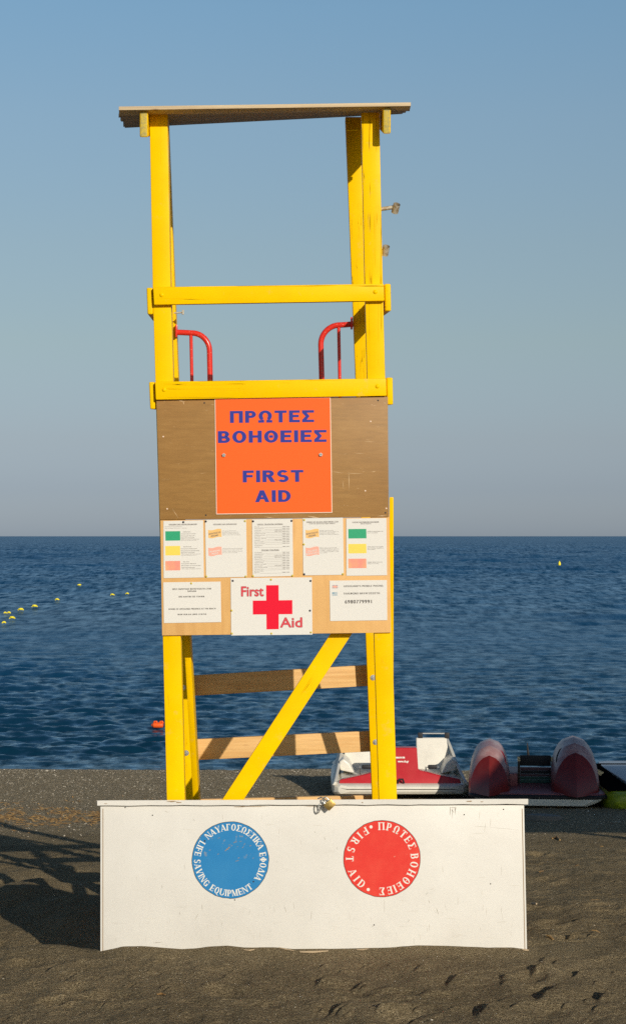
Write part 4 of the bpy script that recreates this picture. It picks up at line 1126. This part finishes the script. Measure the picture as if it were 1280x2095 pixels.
# hasp staples of the chest
mb = MB(); p0 = P(650, 1634.5, -.47); p1 = P(664, 1636, -.50)
mb.tube([p0, P(657, 1632, -.485), p1, P(661, 1645, -.503)], .0035, 8)
mb.tube([P(648+9*math.cos(a)*.62, 1656+9*math.sin(a), -.484-.010*math.cos(a)) for a in np.linspace(0, 2*math.pi, 15)], .0028, 8)
mb.tube([P(656+6*math.cos(a)*.6, 1650+7*math.sin(a), -.488) for a in np.linspace(0, 2*math.pi, 13)], .0028, 8)
mb.build('hasp', M_steel, chest, smooth='auto')

lock = empty('padlock', P(672, 1650, -.51), 'brass padlock with a steel shackle hanging askew from the chest lid', 'padlock')
c_ = P(674.3, 1647, -.512)
ux, uz = Vector((.72, 0, .69)).normalized(), Vector((-.69, 0, .72)).normalized()
hw, hh, ht = .024, .0195, .009
def lp(a, b, y=0): return c_+ux*a+uz*b+Vector((0, y, 0))
MB().prism([lp(-hw, -hh, -ht), lp(hw, -hh, -ht), lp(hw, hh, -ht), lp(-hw, hh, -ht)], [lp(-hw, -hh, ht), lp(hw, -hh, ht), lp(hw, hh, ht), lp(-hw, hh, ht)]).build('lock_body', M_brass, lock, bevel=.003)
path = [lp(-.0135, hh-.002), lp(-.0135, hh+.011)]+[lp(.0135*math.cos(a), hh+.012+.0135*math.sin(a)) for a in np.linspace(math.pi, 0, 11)]+[lp(.0135, hh+.011), lp(.0135, hh-.002)]
MB().tube(path, .0033, 10).build('shackle', M_steel, lock, smooth='auto')
# ================================================================ boats drawn up on the beach
def rect_ring(hw, y, z0, z1, r=.03):
    return [(-hw+r, y, z0), (hw-r, y, z0), (hw, y, z0+r), (hw, y, z1-r), (hw-r, y, z1), (-hw+r, y, z1), (-hw, y, z1-r), (-hw, y, z0+r)]
class Boat:
    def __init__(s, name, px, pyb, d, label, cat, group=None, rot=0.):
        s.c = P(px, pyb, d-10.); s.rot = rot
        s.root = empty(name, s.c, label, cat, group)
    def w(s, p):
        ca, sa = math.cos(s.rot), math.sin(s.rot)
        return (s.c.x+p[0]*ca-p[1]*sa, s.c.y+p[0]*sa+p[1]*ca, s.c.z+p[2])
    def mb(s, b):
        b.v = [s.w(p) for p in b.v]; return b
b1 = Boat('pedal_boat', 820, 1630, 21.5, 'white pedal boat with red centre console and white seat backs, nearest the tower leg', 'pedal boat', 'pedal boats drawn up on the sand')
mb = MB()
secs = [(-.005, .60, .055, .115), (.02, .70, .025, .135), (.07, .745, .012, .145), (.16, .765, 0., .150), (.9, .775, .0, .15), (1.9, .76, .0, .15), (2.3, .66, .03, .14), (2.38, .5, .06, .12)]
mb.loft([rect_ring(hw, y, a, b-.012, .028) for y, hw, a, b in secs])
hull = b1.mb(mb).build('hull', M_bwhite, b1.root, bevel=.006, seg=3)
for s_ in (-1, 1):
    mb = MB()
    # flared side wall, low at the bow and high beside the seat
    o0 = [(s_*.755, .03, .13), (s_*.735, .03, .13), (s_*.715, .12, .17), (s_*.74, .12, .17)]
    prof = [(.04, .735, .155), (.35, .715, .195), (.75, .685, .27), (1.15, .64, .43), (1.5, .62, .50), (1.9, .66, .30), (2.2, .68, .17)]
    rings = []
    for y, x, z in prof: rings.append([(s_*(x+.01), y, z), (s_*(x-.02), y, z-.003), (s_*(min(x+.04, .735)), y, .12), (s_*(min(x+.07, .765)), y, .12)])
    mb.loft(rings)
    b1.mb(mb).build('side_wall', M_bwhite, b1.root, bevel=.004)
# red console with the pillar between the seats
mb = MB()
fr_ = [(-.695, .095), (.69, .095), (.665, .180), (.40, .228), (.218, .272), (.202, .282), (.192, .515), (-.19, .515), (-.20, .282), (-.215, .272), (-.40, .228), (-.685, .170)]
mb.prism([(x, .10+(z-.13)*.42, z) for x, z in fr_], [(x*.96, .26+(z-.13)*.42, z) for x, z in fr_])
con = b1.mb(mb).build('console', M_bred, b1.root, bevel=.012, seg=3)
mb = MB()
def bp(x, z): return b1.w((x, .0985+(z-.13)*.42, z))
for s_, x, z, h in (('Τηλ: 22860-81788', -.075, .400, .019), ('www.cla.gr', .012, .358, .024)):
    tmp = MB(); font_text(tmp, s_, h/.7, x, z, 0., 0., 'LEFT', .80, .0018)
    mb.add([b1.w((v[0]-.04, .0975+(v[2]-.13)*.42+v[1], v[2])) for v in tmp.v], tmp.f)  # on the sloping face
mb.build('lettering', M_letw, con, norm=False)
for s_ in (-1, 1):
    mb = MB()
    x0, x1 = sorted((s_*.235, s_*.63))
    q0 = [(x0, 1.10, .16), (x1, 1.10, .16), (x1-(.035 if s_ > 0 else 0), 1.24, .525), (x0+(.035 if s_ < 0 else 0), 1.24, .525)]
    mb.prism(q0, [(x, y+.06, z) for x, y, z in q0])
    mb.prism([(x0, .52, .13), (x1, .52, .13), (x1, 1.12, .175), (x0, 1.12, .175)], [(x0, .54, .05), (x1, .54, .05), (x1, 1.12, .05), (x0, 1.12, .05)])
    seat = b1.mb(mb).build('seat', M_bwhite, b1.root, bevel=.015, seg=3)
    mb = MB()   # moulded arm rest on the outer side
    q = [(s_*.50, .75, .16), (s_*.67, .75, .20), (s_*.68, .75, .30), (s_*.63, .75, .335), (s_*.56, .75, .28)]
    mb.prism(q, [(x, 1.15, z+.02) for x, y, z in q]); b1.mb(mb).build('arm_rest', M_bwhite, b1.root, bevel=.02, seg=3)
    xa, xb = s_*.285, s_*.60
    for x in (xa, xb):
        mb = MB(); mb.box(x-.028, x+.028, 1.24, 1.28, .515, .585); b1.mb(mb).build('bracket', M_rubber, seat, bevel=.006)
    mb = MB(); mb.tube([(xa, 1.26, .575), (xb, 1.26, .575)], .010, 10); b1.mb(mb).build('grab_rail', M_steel, seat, smooth='auto')
    xp = s_*.375
    mb = MB(); mb.box(xp-.052, xp+.052, .36, .42, .262, .305); pd = b1.mb(mb).build('pedal', M_rubber, b1.root, bevel=.012)
    mb = MB(); mb.tube([(xp-.075, .39, .27), (xp-.075, .42, .17)], .008, 8); mb.tube([(xp-.085, .39, .28), (xp+.075, .39, .28)], .006, 8); b1.mb(mb).build('crank', M_steel, pd)
mb = MB(); mb.prism([(-.66, .2, .145), (.66, .2, .145), (.66, 2.1, .145), (-.66, 2.1, .145)], [(-.66, .2, .152), (.66, .2, .152), (.66, 2.1, .152), (-.66, 2.1, .152)])
b1.mb(mb).build('deck', M_bwhite, b1.root)
mb = MB(); mb.tube([(-.035, .06, .14), (-.02, .05, .185), (.02, .05, .185), (.035, .06, .14)], .012, 8); b1.mb(mb).build('cleat', M_rubber, b1.root)

# -- dark red boat with two big floats
b2 = Boat('pedal_boat', 1101, 1650, 20.5, 'dark red pedal boat with two tall rounded humps beside a slatted seat', 'pedal boat', 'pedal boats drawn up on the sand', R(-5.5))
mb = MB()
secs = [(-.045, .56, .012, .08), (-.02, .62, .002, .085), (.10, .66, .0, .085), (.6, .68, -.02, .085), (1.9, .68, -.02, .085), (2.3, .5, .03, .085)]
mb.loft([[(-hw*.82, y, a), (hw*.82, y, a), (hw, y, a+.045), (hw+.05, y, b), (-hw-.05, y, b), (-hw, y, a+.045)] for y, hw, a, b in secs])
b2.mb(mb).build('hull', grp('boat_cream_gelcoat', (.80, .79, .70)), b2.root, bevel=.01, smooth=True)
def plan(hw, y0, y1, r, z, n_=8):
    pts = []
    for (cx, cy, a0) in ((hw-r, y0+r, -90), (hw-r, y1-r, 0), (-hw+r, y1-r, 90), (-hw+r, y0+r, 180)):
        for k in range(n_+1):
            a = R(a0+90*k/n_); pts.append((cx+r*math.cos(a), cy+r*math.sin(a), z))
    return pts
mb = MB(); mb.loft([plan(.725, -.04, 2.4, .16, .080), plan(.745, -.06, 2.42, .17, .092), plan(.745, -.06, 2.42, .17, .112), plan(.725, -.04, 2.4, .16, .124)])
b2.mb(mb).build('rubber_rim', M_rubber, b2.root, smooth='auto')
mb = MB(); mb.loft([plan(.715, -.02, 2.38, .15, .10), plan(.715, -.02, 2.38, .15, .132), plan(.69, .01, 2.35, .14, .14)])
b2.mb(mb).build('deck', M_bdeck, b2.root, smooth='auto')
def hump(cx, w, hf, hs, slit):
    def sec(y, w_, h_, e, n_=26, z0=.12, lean=0.):
        pts = []
        for k in range(n_+1):
            t_ = k/n_; s_ = 1 if t_ < .5 else -1
            u = 1-abs(2*t_-1)            # 0 at the foot, 1 at the top
            x = w_*(max(0., 1-u**(2.4 if lean > .1 else 3.0)))**e
            pts.append((cx+s_*x, y+lean*u, z0+h_*u))
        return pts
    # shell
    S = [sec(.10, w*.90, hf, .62, lean=.17), sec(.16, w*.97, hf+.03, .60, lean=.17), sec(.28, w*1.0, hf+.09, .56, lean=.12), sec(.50, w*1.0, hs*.93, .52, lean=.05), sec(.72, w*.98, hs, .5), sec(1.05, w*.95, hs*.98, .5), sec(1.5, w*.9, hs*.78, .5), sec(1.9, w*.8, hs*.42, .5), sec(2.15, w*.7, hs*.12, .5)]
    mb = MB(); mb.loft(S, closed=False, caps=False)
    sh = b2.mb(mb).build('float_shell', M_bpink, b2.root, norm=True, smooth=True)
    # nose: the same arch pulled forward to a keel line
    n_ = 26; mb = MB(); rings = []
    for q, f in ((0., 1.0), (.35, .80), (.7, .45), (1., .0)):
        ring = []
        for k in range(n_+1):
            p = S[0][k]
            u = (p[2]-.12)/hf
            fwd = (1-f)*.27*(1-u**2)*1.0+(1-f)*.01
            ring.append((cx+(p[0]-cx)*f, p[1]-fwd, p[2]))
        rings.append(ring)
    mb.loft(rings, closed=False, caps=False)
    b2.mb(mb).build('float_nose', M_bred2, b2.root, norm=True, smooth=True)
    # moulded hand grip following the shell
    k0, k1, mg = slit
    pts = []
    for i in range(7):
        t_ = i/6; kk = k0+(k1-k0)*t_; f_ = 3.0-t_*1.3
        a_, b_ = S[int(f_)], S[min(int(f_)+1, 8)]; ft = f_-int(f_); ki = int(kk); kf = kk-ki
        pa = [a_[ki][j]*(1-kf)+a_[ki+1][j]*kf for j in range(3)]; pb = [b_[ki][j]*(1-kf)+b_[ki+1][j]*kf for j in range(3)]
        pts.append(b2.w([pa[j]*(1-ft)+pb[j]*ft for j in range(3)]))
    mb = MB(); mb.tube(pts, [.003, .010, .012, .013, .012, .010, .003], 8)
    mb.build('hand_grip', mg, b2.root, smooth='auto')
    return sh
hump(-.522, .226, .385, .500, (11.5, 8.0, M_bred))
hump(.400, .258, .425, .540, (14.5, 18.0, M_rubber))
# pedalling seat between the floats
mb = MB(); mb.box(-.19, .155, .86, .89, .325, .443); b2.mb(mb).build('seat_back', M_rubber, b2.root, bevel=.01)
for x in (-.200, .168):
    mb = MB(); mb.box(x-.013, x+.013, .78, .81, .13, .438); po = b2.mb(mb).build('seat_post', M_dark, b2.root, bevel=.003)
    mb = MB(); mb.box(x-.015, x+.015, .776, .814, .385, .436); b2.mb(mb).build('tape', M_tape, po)
M_slat = mat('dark_maroon_slat', (.11, .05, .06), .5)
for z, m, h in ((.282, M_slat, .032), (.244, M_rubber, .034), (.214, M_slat, .026), (.178, M_bgreen, .032), (.138, M_bgreen, .036)):
    mb = MB(); mb.box(-.185, .155, .80+(.30-z)*.3, .83+(.30-z)*.3, z, z+h); b2.mb(mb).build('slat', m, b2.root, bevel=.003)
mb = MB(); mb.tube([P(1081, 1556, 12.1), P(1078, 1520, 12.1)], [.020, .004], 8); mb.build('rudder_rod', M_dark, b2.root)
mb = MB(); mb.box(-.42, -.215, .6, .9, .13, .27); b2.mb(mb).build('side_box', M_bdeck, b2.root, bevel=.02)

# -- lime hull with a grey-blue deck at the right edge
b3 = Boat('pedal_boat', 1330, 1664, 20.4, 'lime green pedal boat with an overhanging grey blue deck, cut off by the right edge', 'pedal boat', 'pedal boats drawn up on the sand')
mb = MB(); mb.loft([rect_ring(hw, y, a, b, .05) for y, hw, a, b in ((-.1, .38, .06, .19), (0., .43, .02, .22), (.15, .47, 0., .235), (1.2, .49, 0., .235), (2.3, .44, .04, .21))])
b3.mb(mb).build('hull', M_lime, b3.root, bevel=.02, smooth=True)
mb = MB()
e = [(-.195, .10), (-.200, 2.2), (-.17, 2.62), (-.05, 2.75), (.8, 2.75), (1.0, 2.6), (1.0, .1), (.8, -.05), (0., -.05)]
zd = lambda y: .286-.0216*(y-.37)
mb.prism([(x, y, zd(y)) for x, y in e], [(x+.02*(1 if x < 0 else -1), y, zd(y)-.075) for x, y in e])
b3.mb(mb).build('deck', M_bgrey, b3.root, bevel=.014, seg=3)
for k in range(7):
    y = .3+k*.3; mb = MB(); mb.box(-.2035, -.185, y, y+.13, zd(y)-.06, zd(y)-.018)
    b3.mb(mb).build('edge_patch', M_bgreen, b3.root)
mb = MB(); mb.box(-.45, 1.0, .05, 2.4, .225, .245); b3.mb(mb).build('under_deck_shade', mat('under_deck_shade_black', (.006, .006, .007), 1., spec=0.), b3.root, bevel=.01)  # near-black slab standing in for the deep shade under the deck overhang
mb = MB(); a, b, c, d = P(1219, 1573, 11.2), P(1235, 1581, 11.2), P(1228, 1588, 11.2), P(1220, 1584, 11.2); mb.prism([a, b, c, d], [v+Vector((0, .02, 0)) for v in (a, b, c, d)]); mb.build('warning_plate', M_tape, b3.root, bevel=.004)

# ================================================================ floats on the water
def float_obj(px, py, wpx, label, k):
    d = 3.2*FPX/(py+2-1097.); p = P(px, py, d-10); p.z = WL+.085
    r = wpx/FPX*d/2*.86
    root = empty('mooring_buoy' if k < 0 else 'float', p, label, 'buoy', 'yellow floats of the swimming line' if k >= 0 else None)
    mb = MB(); hr = min(r*.50, .13)
    if k < 0: path = [(0, -.1), (.0, .0), (0, .22), (0, .36), (0, .44)]; rr_ = [.10, .15, .14, .06, .02]
    if k < 0: mb.tube([p+Vector((0, 0, z)) for _, z in path], rr_, 14)
    else:
        a_ = random.Random(k).uniform(-.2, .2)
        mb.tube([p+Vector((x*r*math.cos(a_), x*r*.3, .02+x*r*math.sin(a_))) for x in (-1, -.9, -.55, -.5, .5, .55, .9, 1)], [hr*.25, hr*.6, hr*.8, hr, hr, hr*.8, hr*.6, hr*.25], 12)
    mb.build('float_body', M_buoy, root, smooth=True)
    mb = MB()
    if k < 0: mb.tube([p+Vector((0, 0, .43)), p+Vector((0, 0, .52))], .015, 6)
    else: mb.tube([p+Vector((-r*1.25, 0, -.03)), p+Vector((-r*.9, 0, 0)), p+Vector((r*.9, 0, 0)), p+Vector((r*1.25, 0, -.03))], .025, 6)
    mb.build('rope_end', M_dark if k < 0 else M_buoy, root)
FL = [(162, 1198, 9, 'yellow float farthest up the line, alone above the others on the left'), (230, 1218, 8, 'yellow float right of the bend, second from the right on the left water'),
      (260, 1215.5, 6.5, 'small yellow float nearest the tower on the left water'), (117, 1228, 8, 'round yellow float between the lone top float and the lower row'),
      (71, 1242, 11, 'wide yellow float at the upper right of the lower row'), (42.5, 1249, 11, 'wide yellow float in the middle of the lower row'),
      (18, 1255.5, 7, 'yellow float just right of a tiny one near the left edge'), (10.5, 1255.5, 4.5, 'tiny yellow float half under water near the left edge'),
      (25, 1266.5, 11, 'double-humped yellow float below the lower row'), (8, 1276, 7, 'round yellow float nearest the shore at the left edge')]
for k, (px, py, w, lb) in enumerate(FL): float_obj(px, py, w, lb, k)
float_obj(1144, 1155.5, 5, 'lone yellow conical buoy far out on the right water', -1)

p = P(322.5, 1484, 22); rc = empty('rescue_float', p, 'orange torpedo-shaped float on the water left of the tower leg', 'rescue float')
s_ = FPX/32.; L = 27/s_/2
mb = MB(); mb.tube([p+Vector((x*L, 0, 0)) for x in (-.95, -.8, -.72, -.2, .5, .75, .88)], [.018, .03, .043, .048, .048, .044, .02], 14)
mb.build('float_body', M_resc, rc, smooth='auto')
for x in (-.35, .55):
    mb = MB(); mb.tube([p+Vector((x*L-.03, 0, .03)), p+Vector((x*L-.015, 0, .062)), p+Vector((x*L+.02, 0, .062)), p+Vector((x*L+.035, 0, .03))], .014, 8); mb.build('handle', M_resc, rc, smooth=True)
mb = MB(); mb.tube([p+Vector((-.68*L, 0, 0)), p+Vector((-.63*L, 0, 0))], .0475, 14); mb.build('band', M_rubber, rc)

# ================================================================ stones, weed and sticks
rs = random.Random(5)
def blob(mb, c, r, sq=.6, n_=1):
    a = [Vector((1, 0, 0)), Vector((-1, 0, 0)), Vector((0, 1, 0)), Vector((0, -1, 0)), Vector((0, 0, 1)), Vector((0, 0, -1))]
    q = rs.uniform(0, 6.28); ca, sa = math.cos(q), math.sin(q); ex = rs.uniform(.8, 1.6)
    v_ = []
    for p in a:
        x = p.x*r*ex*rs.uniform(.8, 1.1); y = p.y*r*rs.uniform(.8, 1.1)
        v_.append((c[0]+x*ca-y*sa, c[1]+x*sa+y*ca, c[2]+p.z*r*sq))
    mb.add(v_, [(0, 2, 4), (2, 1, 4), (1, 3, 4), (3, 0, 4), (2, 0, 5), (1, 2, 5), (3, 1, 5), (0, 3, 5)])
xs, ys_, rads = [], [], []
for i in range(12000):      # shingle of the swash zone
    d = 26.1-abs(rs.gauss(0, 1))*4.2
    if d < 16.2: continue
    xs.append(rs.uniform(-.24, .24)*d); ys_.append(d); rads.append(rs.uniform(.0035, .009)*(1.9 if rs.random() < .03 else 1))
for i in range(700):
    d = rs.uniform(7.6, 17); x = rs.uniform(-.23, .23)*d
    if 9.35 < d < 11.6 and -1.15 < x < 1.15: continue
    xs.append(x); ys_.append(d); rads.append(rs.uniform(.0015, .0035)*(2.2 if rs.random() < .06 else 1))
hz = height(np.array(xs), np.array(ys_))
peb = MB()
for x, d, r, z in zip(xs, ys_, rads, hz): blob(peb, (x, d-10, z+r*.25), r)
po = peb.build('pebbles', M_pebble, norm=False); tag(po, kind='stuff')

wd = MB(); xs, ys_ = [], []
for i in range(1500):       # dry weed and leaves on the old tide line, left
    px = rs.uniform(-40, 330)+rs.gauss(0, 12); py = 1673+rs.gauss(0, 9)+(-9 if 120 < px < 190 and rs.random() < .6 else 0)
    if rs.random() < .30: py += rs.uniform(-26, 14)
    # clumps
    if vnoise(np.array([px*.035]), np.array([py*.11]), 9)[0] < .02+rs.uniform(-.25, .12): continue
    d = 17.0
    for _ in range(6): d = (CAMZ-float(gz(d)))*FPX/(py-1097.)
    xs.append((px-640)/FPX*d); ys_.append(d)
for i in range(9):
    d = rs.uniform(9.8, 16.5); xs.append(rs.choice((-1, 1))*rs.uniform(1.2, .165*d+.3)); ys_.append(d)
hz = height(np.array(xs), np.array(ys_))
for x, d, z in zip(xs, ys_, hz):
    L = rs.uniform(.02, .085); a = rs.gauss(0, .55); w_ = rs.uniform(.004, .012); tl = rs.uniform(-.15, .5)
    dx, dy = math.cos(a), math.sin(a); c = Vector((x, d-10, z+.004))
    pts = []
    for k in range(4):
        t_ = k/3-.5
        m_ = c+Vector((dx, dy, 0))*L*t_+Vector((0, 0, max(0, tl*L*(.25-t_*t_)*2)))
        h_ = w_*(1-abs(t_)*1.3); pts += [m_+Vector((-dy, dx, .4))*h_, m_-Vector((-dy, dx, .1))*h_]
    wd.add(pts, [(0, 1, 3, 2), (2, 3, 5, 4), (4, 5, 7, 6)])
wo_ = wd.build('dry_seaweed', M_weed, norm=False); tag(wo_, kind='stuff')

def stick(path, w, label, name='driftwood_stick', m=M_drift, up=.006):
    pts = []
    for px, py in path:
        d = CAMZ*FPX/(py-1097.)
        if d > 10: 
            for _ in range(5): d = (CAMZ-float(gz(d)))*FPX/(py-1097.)
        x = (px-640)/FPX*d; pts.append(Vector((x, d-10, ground(x, d-10)+up)))
    mb = MB(); mb.tube(pts, [w*.6]+[w]*(len(pts)-2)+[w*.5] if len(pts) > 2 else w, 6)
    o = mb.build(name, m, None, origin=pts[0], smooth='auto'); tag(o, label, 'stick', 'bits of wood in the sand'); return o
stick([(613, 1949.5), (640, 1950), (671, 1948.5)], .0055, 'longest pale sliver of wood just below the middle of the chest')
stick([(570, 1943.5), (585, 1945.5), (601, 1947)], .004, 'short pale sliver slanting against the foot of the chest left of the longest one')
stick([(499, 1948.5), (510, 1949.5), (520, 1948)], .004, 'small flat chip of wood below the blue roundel')
stick([(729, 1946.5), (741, 1946.8), (752, 1945.5)], .003, 'thin pale splinter at the chest foot below the red roundel')
stick([(1068, 1945), (1074, 1945.3), (1081, 1944.6)], .005, 'white chip of wood at the lower right corner of the chest')
stick([(1118, 1903), (1125, 1906), (1131, 1910)], .007, 'tan twig in the sand just right of the chest', m=M_weed)
stick([(1087, 1851), (1093, 1853), (1097, 1857)], .010, 'grey-brown stub of wood beside the right edge of the chest')
stick([(1130, 1714), (1138, 1710), (1145, 1718)], .012, 'orange dry leaf stalk on the sand near the shade of the boats', m=M_weed)
stick([(322, 2055), (330, 2051), (338, 2054)], .005, 'small brown twig near the bottom edge left of centre', m=M_weed)

# flat stone under the red boat
d = 19.0; p = P(1112, 1678, 9.0); p.z = ground(p.x, 9.0)
mb = MB(); rs2 = random.Random(2)
pl = [(p.x+math.cos(a)*.18*rs2.uniform(.8, 1.1), p.y+math.sin(a)*.12) for a in np.linspace(0, 2*math.pi, 10)[:-1]]
mb.prism([(x, y, p.z-.02) for x, y in pl], [(x*.94+p.x*.06, y*.94+p.y*.06, p.z+.05+.02*math.sin(x*30)) for x, y in pl])
st = mb.build('flat_stone', mat('grey_stone', (.18, .17, .15), .8), None, origin=p, bevel=.01)
tag(st, 'grey flat stone lying in the shade under the red pedal boat', 'stone')

# ================================================================ unseen reed-roofed shelter, added and sized to throw shade on the boats
sh = empty('added_shade_shelter', (8.9, .3, .3), 'unseen reed roofed timber shelter, added right of the view to shade the boats', 'shelter')
SX0, SX1, SY0, SY1, SZ = 6.06, 12.5, -2.15, 2.85, 3.0
for x in (SX0+.5, 9.3, SX1-.5):
    for y in (SY0+.4, SY1-.4):
        mb = MB(); mb.tube([(x, y, -.4), (x, y, SZ-.1)], .07, 10); mb.build('post', M_roofw, sh, smooth='auto')
for y in (SY0+.4, (SY0+SY1)/2, SY1-.4):
    mb = MB(); mb.box(SX0+.1, SX1, y-.05, y+.05, SZ-.12, SZ-.002); mb.build('roof_rafter', M_roofw, sh, bevel=.005)
k = 0; x = SX0
while x < SX1:
    mb = MB(); mb.box(x, x+.492, SY0+rs.uniform(-.04, .04), SY1+rs.uniform(-.03, .03), SZ, SZ+.04)
    mb.build('reed_mat', M_reed, sh, bevel=.006); x += .495
